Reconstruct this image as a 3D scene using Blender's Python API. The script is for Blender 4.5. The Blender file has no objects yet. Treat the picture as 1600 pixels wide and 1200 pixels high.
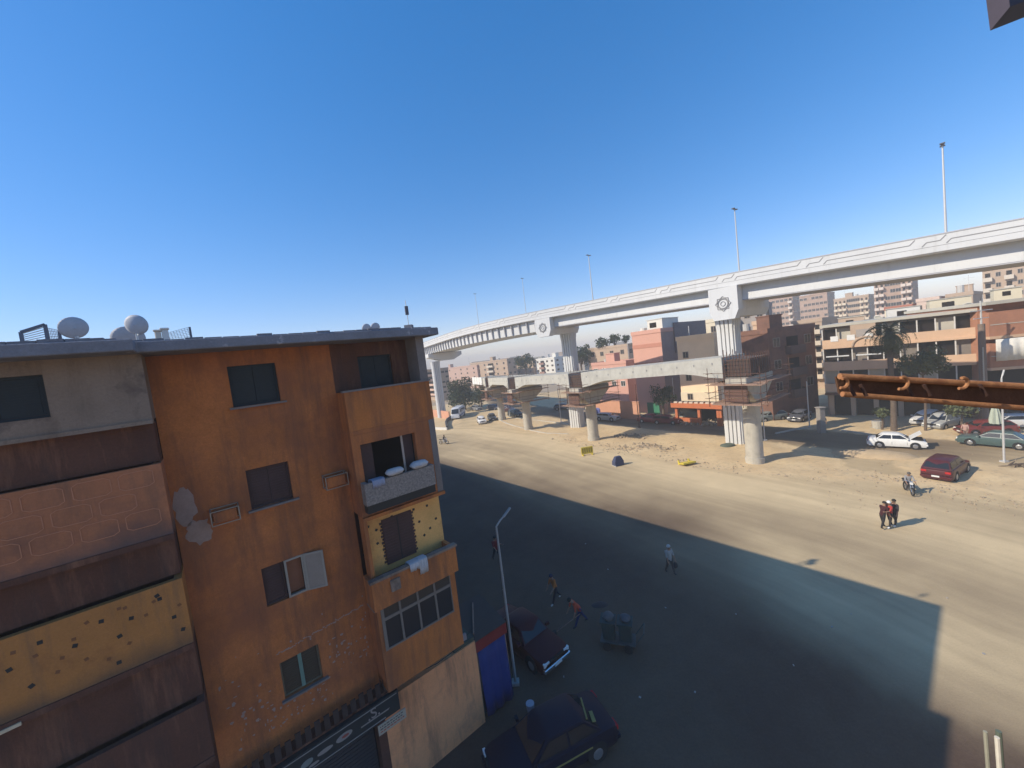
import bpy, bmesh, math, random
from mathutils import Vector, Matrix, Quaternion, noise
R = math.radians
rnd = random.Random(7)
sc = bpy.context.scene
COL = sc.collection

# ------------------------------------------------------------------ camera
F, CH = 600.0, 13.3
PITCH, ROLL = R(3.9), R(6.8)
fwd = Vector((0, math.cos(PITCH), -math.sin(PITCH)))
up0 = Vector((0, math.sin(PITCH), math.cos(PITCH)))
cright = Vector((1, 0, 0)) * math.cos(ROLL) - up0 * math.sin(ROLL)
cup = up0 * math.cos(ROLL) + Vector((1, 0, 0)) * math.sin(ROLL)
cd = bpy.data.cameras.new('camera'); cam = bpy.data.objects.new('camera', cd); COL.objects.link(cam)
cd.sensor_width = 36.0; cd.lens = 36.0 * F / 1600.0; cd.clip_start = 0.05; cd.clip_end = 6000
M = Matrix((cright, cup, -fwd)).transposed().to_4x4(); M.translation = (0, 0, CH)
cam.matrix_world = M
sc.camera = cam
# ------------------------------------------------------------------ world + sun
EL, SDX, SDY = R(35.3), 0.980, 0.199          # where sunlight travels, on the ground
w = bpy.data.worlds.new('World'); sc.world = w; w.use_nodes = True
nt = w.node_tree; bg = nt.nodes['Background']
sky = nt.nodes.new('ShaderNodeTexSky'); sky.sky_type = 'NISHITA'; sky.sun_disc = False
sky.sun_elevation = EL; sky.sun_rotation = math.atan2(-SDX, -SDY)
sky.altitude = 0; sky.air_density = 1.0; sky.dust_density = 0.2; sky.ozone_density = 3.5
hs = nt.nodes.new('ShaderNodeHueSaturation'); hs.inputs['Saturation'].default_value = 1.6; hs.inputs['Value'].default_value = 1.56; gm_ = nt.nodes.new('ShaderNodeGamma'); gm_.inputs[1].default_value = 0.7; nt.links.new(sky.outputs[0], gm_.inputs[0]); nt.links.new(gm_.outputs[0], hs.inputs['Color']); tint = nt.nodes.new('ShaderNodeMix'); tint.data_type = 'RGBA'; tint.blend_type = 'MULTIPLY'; tint.inputs[0].default_value = 1; tint.inputs[7].default_value = (1.06, 0.90, 1.0, 1); nt.links.new(hs.outputs[0], tint.inputs[6]); nt.links.new(tint.outputs[2], bg.inputs[0]); bg.inputs[1].default_value = 0.15
sl = bpy.data.lights.new('sun', 'SUN'); sl.energy = 4.1; sl.angle = R(0.5); sl.color = (1.0, 0.91, 0.76)
so = bpy.data.objects.new('sun', sl); COL.objects.link(so)
so.rotation_euler = Vector((SDX * math.cos(EL), SDY * math.cos(EL), -math.sin(EL))).to_track_quat('-Z', 'Y').to_euler()
so.location = (-40, -20, 60)
sc.view_settings.view_transform = 'Standard'; sc.view_settings.look = 'None'
sc.view_settings.gamma = 1.0; sc.view_settings.use_curve_mapping = False
sc.view_settings.exposure = 0.35
try: sc.cycles.volume_bounces = 0
except Exception: pass

# ------------------------------------------------------------------ surveying: photo pixel (1600x1200) -> place
def ray(px, py): return fwd * F + cright * (px - 800) + cup * (600 - py)
def gp(px, py, z=0.0):
    d = ray(px, py); return Vector((0, 0, CH)) + d * ((z - CH) / d.z)
def at(px, py, Y):
    d = ray(px, py); return Vector((0, 0, CH)) + d * (Y / d.y)
U = Vector((0.777, 0.629, 0)); V = Vector((-0.629, 0.777, 0)); FB = Vector((-2.7, 12.18, 0))
def fac(px, py, y):
    """pixel -> local (x, z) on the plane y of the near apartment block"""
    o = Vector((0, 0, CH)); d = ray(px, py); P = FB + V * y
    p = o + d * ((P - o).dot(V) / d.dot(V))
    return (p - FB).dot(U), p.z

# ------------------------------------------------------------------ materials
def nodes(name):
    m = bpy.data.materials.new(name); m.use_nodes = True
    n = m.node_tree.nodes; return m, n, m.node_tree.links, n['Principled BSDF']
def mat(name, c, rough=0.85, var=0.18, scale=3.0, bump=0.15, bscale=40.0, metal=0.0, dirt=None, dscale=0.6, dlo=0.5, dhi=0.7, spec=0.3, coat=0.0, streak=False, grime=None, glo=0.5, ghi=0.7, base=None):
    m, n, L, b = nodes(name)
    b.inputs['Roughness'].default_value = rough; b.inputs['Metallic'].default_value = metal
    b.inputs['Specular IOR Level'].default_value = spec
    if coat: b.inputs['Coat Weight'].default_value = coat; b.inputs['Coat Roughness'].default_value = 0.08
    tc = n.new('ShaderNodeTexCoord')
    no = n.new('ShaderNodeTexNoise'); no.inputs['Scale'].default_value = scale; no.inputs['Detail'].default_value = 6; no.inputs['Roughness'].default_value = 0.65
    L.new(tc.outputs['Object'], no.inputs['Vector'])
    mr = n.new('ShaderNodeMapRange'); mr.inputs[1].default_value = 0.25; mr.inputs[2].default_value = 0.75
    mr.inputs[3].default_value = 1 - var; mr.inputs[4].default_value = 1 + var
    L.new(no.outputs[0], mr.inputs[0])
    mx = n.new('ShaderNodeMix'); mx.data_type = 'RGBA'; mx.blend_type = 'MULTIPLY'; mx.inputs[0].default_value = 1
    mx.inputs[6].default_value = (*c, 1); L.new(mr.outputs[0], mx.inputs[7])
    out = mx.outputs[2]
    if bump:
        nf_ = n.new('ShaderNodeTexNoise'); nf_.inputs['Scale'].default_value = 22; nf_.inputs['Detail'].default_value = 6; nf_.inputs['Roughness'].default_value = 0.75; L.new(tc.outputs['Object'], nf_.inputs['Vector'])
        rf_ = n.new('ShaderNodeMapRange'); rf_.inputs[1].default_value = 0.3; rf_.inputs[2].default_value = 0.7; rf_.inputs[3].default_value = 1 - var * .7; rf_.inputs[4].default_value = 1 + var * .7; L.new(nf_.outputs[0], rf_.inputs[0])
        mf_ = n.new('ShaderNodeMix'); mf_.data_type = 'RGBA'; mf_.blend_type = 'MULTIPLY'; mf_.inputs[0].default_value = 1; L.new(out, mf_.inputs[6]); L.new(rf_.outputs[0], mf_.inputs[7]); out = mf_.outputs[2]
    if dirt:
        n2 = n.new('ShaderNodeTexNoise'); n2.inputs['Scale'].default_value = dscale; n2.inputs['Detail'].default_value = 8; n2.inputs['Roughness'].default_value = 0.7
        if streak:
            mp = n.new('ShaderNodeMapping'); mp.inputs['Scale'].default_value = (1, 1, 0.15); L.new(tc.outputs['Object'], mp.inputs[0]); L.new(mp.outputs[0], n2.inputs['Vector'])
        else: L.new(tc.outputs['Object'], n2.inputs['Vector'])
        r2 = n.new('ShaderNodeMapRange'); r2.inputs[1].default_value = dlo; r2.inputs[2].default_value = dhi; L.new(n2.outputs[0], r2.inputs[0])
        m2 = n.new('ShaderNodeMix'); m2.data_type = 'RGBA'; L.new(r2.outputs[0], m2.inputs[0]); L.new(out, m2.inputs[6]); m2.inputs[7].default_value = (*dirt, 1)
        out = m2.outputs[2]
    if grime:
        mp = n.new('ShaderNodeMapping'); mp.inputs['Scale'].default_value = (2.2, 2.2, 0.28); L.new(tc.outputs['Object'], mp.inputs[0])
        n4 = n.new('ShaderNodeTexNoise'); n4.inputs['Scale'].default_value = 1.0; n4.inputs['Detail'].default_value = 9; n4.inputs['Roughness'].default_value = 0.72; L.new(mp.outputs[0], n4.inputs['Vector'])
        r4 = n.new('ShaderNodeMapRange'); r4.inputs[1].default_value = glo; r4.inputs[2].default_value = ghi; r4.inputs[4].default_value = 0.75; L.new(n4.outputs[0], r4.inputs[0])
        m4 = n.new('ShaderNodeMix'); m4.data_type = 'RGBA'; L.new(r4.outputs[0], m4.inputs[0]); L.new(out, m4.inputs[6]); m4.inputs[7].default_value = (*grime, 1); out = m4.outputs[2]
    if base:
        z0, hgt, bc_ = base; sx = n.new('ShaderNodeSeparateXYZ'); L.new(tc.outputs['Object'], sx.inputs[0])
        n5 = n.new('ShaderNodeTexNoise'); n5.inputs['Scale'].default_value = 0.9; n5.inputs['Detail'].default_value = 7; L.new(tc.outputs['Object'], n5.inputs['Vector'])
        ad5 = n.new('ShaderNodeMath'); ad5.operation = 'MULTIPLY_ADD'; L.new(n5.outputs[0], ad5.inputs[0]); ad5.inputs[1].default_value = -2.4 * hgt; L.new(sx.outputs[2], ad5.inputs[2])
        r5 = n.new('ShaderNodeMapRange'); r5.inputs[1].default_value = z0 + hgt - 1.2 * hgt; r5.inputs[2].default_value = z0 - 1.2 * hgt; r5.inputs[4].default_value = 0.85; L.new(ad5.outputs[0], r5.inputs[0])
        m5 = n.new('ShaderNodeMix'); m5.data_type = 'RGBA'; L.new(r5.outputs[0], m5.inputs[0]); L.new(out, m5.inputs[6]); m5.inputs[7].default_value = (*bc_, 1); out = m5.outputs[2]
    L.new(out, b.inputs['Base Color'])
    if bump:
        n3 = n.new('ShaderNodeTexNoise'); n3.inputs['Scale'].default_value = bscale; n3.inputs['Detail'].default_value = 4; L.new(tc.outputs['Object'], n3.inputs['Vector'])
        bp = n.new('ShaderNodeBump'); bp.inputs['Strength'].default_value = bump; bp.inputs['Distance'].default_value = 0.02
        L.new(n3.outputs[0], bp.inputs['Height']); L.new(bp.outputs[0], b.inputs['Normal'])
    return m
_mc = {}
def mm(c, rough=0.7, **k):
    key = (c, rough, tuple(sorted(k.items(), key=str)))
    if key not in _mc: _mc[key] = mat('paint_%d' % len(_mc), c, rough, **{**dict(var=0.1, bump=0.05), **k})
    return _mc[key]
def glassy(name, c, rough=0.12):
    m, n, L, b = nodes(name); b.inputs['Base Color'].default_value = (*c, 1); b.inputs['Roughness'].default_value = rough
    b.inputs['Specular IOR Level'].default_value = 0.6; return m
GL = glassy('dark_glass', (0.015, 0.018, 0.02)); GLW = glassy('window_glass', (0.02, 0.024, 0.028), 0.2)
orange = mat('orange_stucco', (0.49, 0.162, 0.047), 0.95, 0.24, 0.9, 0.5, 45, dirt=(0.32, 0.112, 0.047), dscale=0.5, dlo=0.40, dhi=0.66, grime=(0.15, 0.073, 0.045), glo=0.46, ghi=0.68)
orange2 = mat('ochre_stucco', (0.50, 0.168, 0.045), 0.95, 0.18, 1.2, 0.45, 45, dirt=(0.24, 0.09, 0.04), dscale=1.2, dlo=0.46, dhi=0.72, streak=True, grime=(0.13, 0.07, 0.045), glo=0.48, ghi=0.7)
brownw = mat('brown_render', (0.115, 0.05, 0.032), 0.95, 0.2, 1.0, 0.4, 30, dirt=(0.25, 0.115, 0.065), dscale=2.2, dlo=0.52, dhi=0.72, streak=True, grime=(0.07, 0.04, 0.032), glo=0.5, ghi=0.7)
greyw = mat('grey_render', (0.26, 0.19, 0.14), 0.95, 0.16, 1.6, 0.5, 25, dirt=(0.14, 0.10, 0.08), dscale=0.9, dlo=0.52, dhi=0.62, grime=(0.13, 0.085, 0.06), glo=0.5, ghi=0.74)
pinktile = mat('pink_tile', (0.42, 0.16, 0.072), 0.85, 0.15, 1.5, 0.3, 20, dirt=(0.21, 0.095, 0.06), dscale=0.7, dlo=0.48, dhi=0.72, base=(10.4, .42, (0.10, 0.075, 0.07)), grime=(0.13, 0.085, 0.06), glo=0.5, ghi=0.74)
yellow = mat('yellow_terrazzo', (0.44, 0.185, 0.05), 0.8, 0.14, 1.4, 0.25, 30, dirt=(0.28, 0.105, 0.035), dscale=1.1, dlo=0.55, dhi=0.75, base=(7.9, .38, (0.12, 0.075, 0.045)), grime=(0.13, 0.085, 0.06), glo=0.5, ghi=0.74)
yellow2 = mat('yellow_tile_panel', (0.76, 0.41, 0.13), 0.8, 0.14, 1.4, 0.25, 30, dirt=(0.45, 0.21, 0.07), dscale=1.1, dlo=0.55, dhi=0.75)
pinkp = mat('pink_plaster', (0.78, 0.34, 0.15), 0.95, 0.1, 0.9, 0.3, 25, dirt=(0.46, 0.21, 0.11), dscale=0.8, dlo=0.52, dhi=0.74, grime=(0.13, 0.085, 0.06), glo=0.5, ghi=0.74)
paleplaster = mat('pale_plaster', (0.34, 0.235, 0.185), 0.95, 0.14, 4.0, 0.4, 30)
terrazzo = mat('speckled_terrazzo', (0.26, 0.215, 0.18), 0.8, 0.45, 16, 0.3, 60)
roofc = mat('roof_slab', (0.20, 0.20, 0.22), 0.9, 0.2, 2.0, 0.5, 20, dirt=(0.42, 0.40, 0.40), dscale=2.2, dlo=0.6, dhi=0.68)
pillarc = mat('pale_pillar', (0.22, 0.18, 0.155), 0.95, 0.15, 2.0, 0.3, 30)
shutterg = mat('green_black_shutter', (0.022, 0.03, 0.034), 0.6, 0.15, 3, 0.1)
shutterb = mat('brown_shutter', (0.075, 0.04, 0.035), 0.65, 0.15, 3, 0.1)
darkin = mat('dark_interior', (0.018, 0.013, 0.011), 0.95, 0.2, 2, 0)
alu = mat('dull_aluminium', (0.22, 0.19, 0.16), 0.5, 0.1, 5, 0.05, metal=0.2)
whitec = mat('flyover_white', (0.59, 0.59, 0.58), 0.8, 0.05, 0.5, 0.12, 12, dirt=(0.51, 0.505, 0.49), dscale=0.35, dlo=0.55, dhi=0.8, grime=(0.44, 0.43, 0.41), glo=0.54, ghi=0.8)
trimc = mat('flyover_groove', (0.24, 0.235, 0.235), 0.9, 0.1, 4, 0)
coping = mat('flyover_coping', (0.42, 0.42, 0.44), 0.8, 0.08, 3, 0.05)
concrete = mat('raw_concrete', (0.47, 0.45, 0.39), 0.9, 0.12, 1.2, 0.35, 18, dirt=(0.39, 0.37, 0.32), dscale=0.9, dlo=0.5, dhi=0.72, grime=(0.30, 0.28, 0.24), glo=0.52, ghi=0.75)
rconc = mat('round_pier_concrete', (0.47, 0.43, 0.35), 0.9, 0.1, 1.5, 0.3, 18, dirt=(0.36, 0.33, 0.27), dscale=1.1, dlo=0.52, dhi=0.7, grime=(0.26, 0.24, 0.20), glo=0.52, ghi=0.75)
rebar = mat('rusty_rebar', (0.12, 0.06, 0.04), 0.9, 0.3, 8, 0.1)
plankm = mat('weathered_plank', (0.32, 0.20, 0.14), 0.9, 0.3, 5, 0.2, 25)
galv = mat('galvanised_pole', (0.55, 0.54, 0.52), 0.5, 0.08, 4, 0.02, metal=0.3)
rustbar = mat('rusty_bar', (0.36, 0.165, 0.07), 0.85, 0.2, 22, 0.2, 160, dirt=(0.25, 0.10, 0.045), dscale=14, dlo=0.5, dhi=0.66)
tyre = mat('tyre_rubber', (0.02, 0.02, 0.02), 0.9, 0.1, 8, 0.05); rimm = mat('wheel_rim', (0.5, 0.5, 0.5), 0.35, 0.05, 8, 0, metal=0.8)
chrome = mat('chrome', (0.7, 0.7, 0.7), 0.25, 0.03, 8, 0, metal=0.9)
lampm = mat('lamp_lens', (0.75, 0.75, 0.72), 0.2, 0.05, 8, 0); taill = mat('tail_lens', (0.45, 0.02, 0.02), 0.25, 0.05, 8, 0)
leafm = mat('tree_leaf', (0.04, 0.058, 0.026), 0.8, 0.5, 1.3, 0); leaf2 = mat('olive_leaf', (0.09, 0.105, 0.045), 0.8, 0.45, 1.5, 0); palml = mat('palm_leaf', (0.065, 0.08, 0.036), 0.75, 0.4, 2, 0)
bark = mat('bark', (0.13, 0.095, 0.07), 0.95, 0.3, 5, 0.5, 25)
stone = mat('rubble_stone', (0.36, 0.28, 0.19), 0.95, 0.25, 4, 0.5, 20)
blackt = mat('black_tile', (0.03, 0.028, 0.025), 0.6, 0.1, 3, 0); redt = mat('rust_tile', (0.22, 0.09, 0.035), 0.7, 0.1, 3, 0)

# ------------------------------------------------------------------ mesh builder
class MB:
    def __init__(s): s.v = []; s.f = []; s.mi = []; s.mats = []
    def m(s, mt):
        if mt not in s.mats: s.mats.append(mt)
        return s.mats.index(mt)
    def add(s, vs, fs, mt):
        o = len(s.v); k = s.m(mt); s.v += [tuple(v) for v in vs]
        for f in fs: s.f.append(tuple(i + o for i in f)); s.mi.append(k)
        return s
    def box(s, x0, x1, y0, y1, z0, z1, mt):
        vs = [(x, y, z) for z in (z0, z1) for y in (y0, y1) for x in (x0, x1)]
        return s.add(vs, [(0, 2, 3, 1), (4, 5, 7, 6), (0, 1, 5, 4), (2, 6, 7, 3), (0, 4, 6, 2), (1, 3, 7, 5)], mt)
    def obox(s, c, sx, sy, sz, rot, mt):
        rm = rot if isinstance(rot, Matrix) else Matrix.Rotation(rot, 3, 'Z'); c = Vector(c)
        vs = [c + rm @ Vector((x * sx / 2, y * sy / 2, z * sz / 2)) for z in (-1, 1) for y in (-1, 1) for x in (-1, 1)]
        return s.add(vs, [(0, 2, 3, 1), (4, 5, 7, 6), (0, 1, 5, 4), (2, 6, 7, 3), (0, 4, 6, 2), (1, 3, 7, 5)], mt)
    def bar(s, a, b, wd, ht, mt):
        a = Vector(a); b = Vector(b); d = b - a; q = d.to_track_quat('X', 'Z').to_matrix()
        return s.obox((a + b) / 2, d.length, wd, ht, q, mt)
    def loft(s, rings, mt, closed=True, caps=True):
        n = len(rings[0]); vs = [p for r in rings for p in r]; fs = []
        for i in range(len(rings) - 1):
            for j in range(n if closed else n - 1):
                k = (j + 1) % n; fs.append((i * n + j, i * n + k, (i + 1) * n + k, (i + 1) * n + j))
        if caps and closed: fs += [tuple(range(n))[::-1], tuple((len(rings) - 1) * n + j for j in range(n))]
        return s.add(vs, fs, mt)
    def tube(s, pts, r, mt, n=6, caps=True):
        pts = [Vector(p) for p in pts]; rs = r if isinstance(r, (list, tuple)) else [r] * len(pts); rings = []
        for i, p in enumerate(pts):
            d = (pts[min(i + 1, len(pts) - 1)] - pts[max(i - 1, 0)]).normalized()
            a = d.orthogonal().normalized() if i == 0 else (a - d * a.dot(d)).normalized()
            b = d.cross(a)
            rings.append([p + (a * math.cos(2 * math.pi * j / n) + b * math.sin(2 * math.pi * j / n)) * rs[i] for j in range(n)])
        return s.loft(rings, mt, True, caps)
    def cyl(s, c, r, h, mt, n=16, axis='Z', r2=None):
        c = Vector(c); ax = {'X': Vector((1, 0, 0)), 'Y': Vector((0, 1, 0)), 'Z': Vector((0, 0, 1))}[axis]
        return s.tube([c, c + ax * h], [r, r if r2 is None else r2], mt, n)
    def quad(s, a, b, c, d, mt): return s.add([a, b, c, d], [(0, 1, 2, 3)], mt)
    def prism(s, poly, z0, z1, mt):
        return s.loft([[(x, y, z0) for x, y in poly], [(x, y, z1) for x, y in poly]], mt)
    def build(s, name, parent=None, smooth=False, bevel=0.0, label=None):
        me = bpy.data.meshes.new(name); me.from_pydata(s.v, [], s.f)
        for mt in s.mats: me.materials.append(mt)
        me.polygons.foreach_set('material_index', s.mi)
        bm = bmesh.new(); bm.from_mesh(me); bmesh.ops.recalc_face_normals(bm, faces=bm.faces); bm.to_mesh(me); bm.free()
        if smooth:
            me.polygons.foreach_set('use_smooth', [True] * len(me.polygons))
            try: me.set_sharp_from_angle(angle=R(38))
            except Exception: pass
        o = bpy.data.objects.new(name, me); COL.objects.link(o)
        if parent is not None: o.parent = parent
        if bevel:
            b = o.modifiers.new('bevel', 'BEVEL'); b.width = bevel; b.segments = 1; b.limit_method = 'ANGLE'
        if label: o['label'] = label
        return o
def tag(o, label, cat, group=None):
    o['label'] = label; o['category'] = cat
    if group: o['group'] = group
    return o
def thing(name, label, cat, loc=(0, 0, 0), rz=0.0, group=None):
    o = bpy.data.objects.new(name, None); COL.objects.link(o); o.empty_display_size = 0.3
    o.location = loc; o.rotation_euler = (0, 0, rz); return tag(o, label, cat, group)
KIDS = {}
def dup(root, loc, rz, label):
    def cp(o, par):
        c = o.copy(); COL.objects.link(c)
        if par is not None: c.parent = par
        for k in list(o.children): cp(k, c)
        return c
    r = cp(root, None); r.location = loc; r.rotation_euler = (0, 0, rz); r['label'] = label; return r
def inst(o, parent, loc=None, rz=None, sc_=None):
    c = o.copy(); COL.objects.link(c); c.parent = parent
    if loc is not None: c.location = loc
    if rz is not None: c.rotation_euler = (0, 0, rz)
    if sc_ is not None: c.scale = sc_
    return c
def structure(o): o['kind'] = 'structure'; return o
def wall_holes(mb, x0, x1, z0, z1, y0, y1, holes, mt):
    xs = sorted({x0, x1, *[h[0] for h in holes], *[h[1] for h in holes]}); zs = sorted({z0, z1, *[h[2] for h in holes], *[h[3] for h in holes]})
    xs = [x for x in xs if x0 <= x <= x1]; zs = [z for z in zs if z0 <= z <= z1]
    def solid(xa, xb, za, zb):
        cx, cz = (xa + xb) / 2, (za + zb) / 2
        return not any(h[0] < cx < h[1] and h[2] < cz < h[3] for h in holes)
    # merge runs into columns of quads, front, back and reveals
    for i in range(len(xs) - 1):
        for j in range(len(zs) - 1):
            xa, xb, za, zb = xs[i], xs[i + 1], zs[j], zs[j + 1]
            if not solid(xa, xb, za, zb): continue
            mb.quad((xa, y0, za), (xb, y0, za), (xb, y0, zb), (xa, y0, zb), mt)
            mb.quad((xa, y1, za), (xa, y1, zb), (xb, y1, zb), (xb, y1, za), mt)
            for (dx, dz, q) in ((-1, 0, [(xa, y0, za), (xa, y1, za), (xa, y1, zb), (xa, y0, zb)]), (1, 0, [(xb, y0, za), (xb, y0, zb), (xb, y1, zb), (xb, y1, za)]),
                                (0, -1, [(xa, y0, za), (xb, y0, za), (xb, y1, za), (xa, y1, za)]), (0, 1, [(xa, y0, zb), (xa, y1, zb), (xb, y1, zb), (xb, y0, zb)])):
                ii, jj = i + dx, j + dz
                if not (0 <= ii < len(xs) - 1 and 0 <= jj < len(zs) - 1) or not solid(xs[ii], xs[ii + 1], zs[jj], zs[jj + 1]): mb.quad(*q, mt)

# ------------------------------------------------------------------ ground: sand, plaza, far road (one continuous sheet cut in three)
def seg_d(p, a, b):
    ax, ay = a; bx, by = b; dx, dy = bx - ax, by - ay; t = max(0, min(1, ((p[0] - ax) * dx + (p[1] - ay) * dy) / (dx * dx + dy * dy + 1e-9)))
    return math.hypot(p[0] - ax - t * dx, p[1] - ay - t * dy)
def poly_sd(p, poly):
    d = min(seg_d(p, poly[i], poly[i - 1]) for i in range(len(poly))); ins = False
    for i in range(len(poly)):
        (x1, y1), (x2, y2) = poly[i], poly[i - 1]
        if (y1 > p[1]) != (y2 > p[1]) and p[0] < (x2 - x1) * (p[1] - y1) / (y2 - y1) + x1: ins = not ins
    return d if ins else -d
def line_d(p, pts): return min(seg_d(p, pts[i], pts[i + 1]) for i in range(len(pts) - 1))
def line_sd(p, pts):
    best = None
    for (ax, ay), (bx, by) in zip(pts[:-1], pts[1:]):
        d = seg_d(p, (ax, ay), (bx, by))
        if best is None or d < best[0]: best = (d, (bx - ax) * (p[1] - ay) - (by - ay) * (p[0] - ax))
    return best[0] if best[1] > 0 else -best[0]
def sstep(a, b, x):
    t = max(0, min(1, (x - a) / (b - a))); return t * t * (3 - 2 * t)
PLAZA = [(-60, -30), (75, -30), (75, 4), (46, 14), (35, 21), (30.5, 28.5), (27, 31), (22.5, 34.2), (14.5, 45.2), (8.2, 54), (4.5, 62), (0.6, 69.5), (-3.6, 80), (-6.5, 92), (-9, 112), (-14, 150), (-26, 150), (-20, 120), (-14.8, 98), (-13.8, 88), (-18, 80), (-40, 110), (-60, 100)]
FARC = [(-9, 150), (-4, 118), (1.5, 101), (7.5, 87), (13.2, 76.5), (19.2, 66.8), (25, 57.5), (30, 50), (34, 43.2), (38.2, 37), (44, 29.5), (52, 18), (62, 0), (70, -20)]
LINK = [(28.5, 33.5), (31.5, 38.6), (34, 42), (37.5, 38), (33, 33), (31, 30)]
TRACK = [tuple(gp(*q)[:2]) for q in ((688, 684), (800, 706), (950, 752), (1120, 800), (1300, 850), (1460, 905), (1600, 960))]
def ground_vals(x, y):
    nz = noise.fractal(Vector((x * 0.13, y * 0.13, 3.1)), 1.0, 2.0, 5); n2 = noise.fractal(Vector((x * 0.5, y * 0.5, 9.1)), 1.0, 2.0, 4)
    sp = poly_sd((x, y), PLAZA); sf = 4.2 - line_d((x, y), FARC); sk = poly_sd((x, y), LINK)
    a = max(sstep(-0.5, 2.0, sp + nz * 1.6 + n2 * .8), sstep(-0.3, .8, sf + n2 * .5), sstep(-.2, .6, sk + n2 * .4))
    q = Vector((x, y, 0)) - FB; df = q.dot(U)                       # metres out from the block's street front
    sw_ = sstep(4, -9, q.dot(V) + nz * 2); dust_shade = 0.03 + (0.80 - .1 * sw_) * sstep(17.4 - 7.9 * sw_, 25.5 - 8.2 * sw_, df + nz * 1.2)  # block's shadow put into the ramp: dark under it, dusty pale beyond
    tr = line_d((x, y), TRACK); dust_shade -= 0.24 * math.exp(-(tr / 3.0) ** 2) * (0.8 + n2 * .5) * (df > 10)
    dust_shade += 0.18 * math.exp(-((tr - 6.5) / 2.4) ** 2) if df > 12 else 0
    if sf > -1 and sf > sp: dust_shade = 0.22 + 0.3 * sstep(2.2, -0.6, sf)+ 0.35 * sstep(40, 28, y)
    dust_shade += (nz * 0.14 + n2 * 0.06) * min(1, .25 + dust_shade)
    return a, max(0, min(1, dust_shade)), sp, max(sf, sk)
def build_ground():
    x0, x1, y0, y1, st = -46.0, 76.0, -8.0, 132.0, 0.7
    nx, ny = int((x1 - x0) / st), int((y1 - y0) / st); vals = {}; vs = []
    for j in range(ny + 1):
        for i in range(nx + 1):
            x, y = x0 + i * st, y0 + j * st; a, d, sp, sf = ground_vals(x, y)
            z = 0.0
            if a < 0.99: z = (1 - a) * max(-.02, 0.05 + 0.16 * noise.fractal(Vector((x * .35, y * .35, 1.7)), 1.0, 2.0, 4))
            if y < 20 or x < -14: z = 0.0
            vs.append((x, y, z)); vals[j * (nx + 1) + i] = (a, d, sp, sf)
    faces = {'sandy_ground': [], 'plaza_road': [], 'side_road': []}
    for j in range(ny):
        for i in range(nx):
            k = j * (nx + 1) + i; a, d, sp, sf = vals[k]
            nm = 'plaza_road' if sp > 0 else ('side_road' if sf > 0 else 'sandy_ground')
            faces[nm].append((k, k + 1, k + nx + 2, k + nx + 1))
    for nm, fl in faces.items():
        used = sorted({i for f in fl for i in f}); mp = {o: n for n, o in enumerate(used)}
        me = bpy.data.meshes.new(nm); me.from_pydata([vs[i] for i in used], [], [tuple(mp[i] for i in f) for f in fl])
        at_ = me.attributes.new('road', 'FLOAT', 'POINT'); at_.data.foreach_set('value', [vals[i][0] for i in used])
        at_ = me.attributes.new('dust_shade', 'FLOAT', 'POINT'); at_.data.foreach_set('value', [vals[i][1] for i in used])
        at_ = me.attributes.new('flow', 'FLOAT_VECTOR', 'POINT'); fv = []
        for i in used:
            x, y, _ = vs[i]; fv += [line_sd((x, y), TRACK), x * -.55 + y * .83, 0.0]
        at_.data.foreach_set('vector', fv)
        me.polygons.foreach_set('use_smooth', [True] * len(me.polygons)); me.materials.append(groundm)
        structure(bpy.data.objects.new(nm, me)); COL.objects.link(bpy.data.objects[nm])
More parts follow.
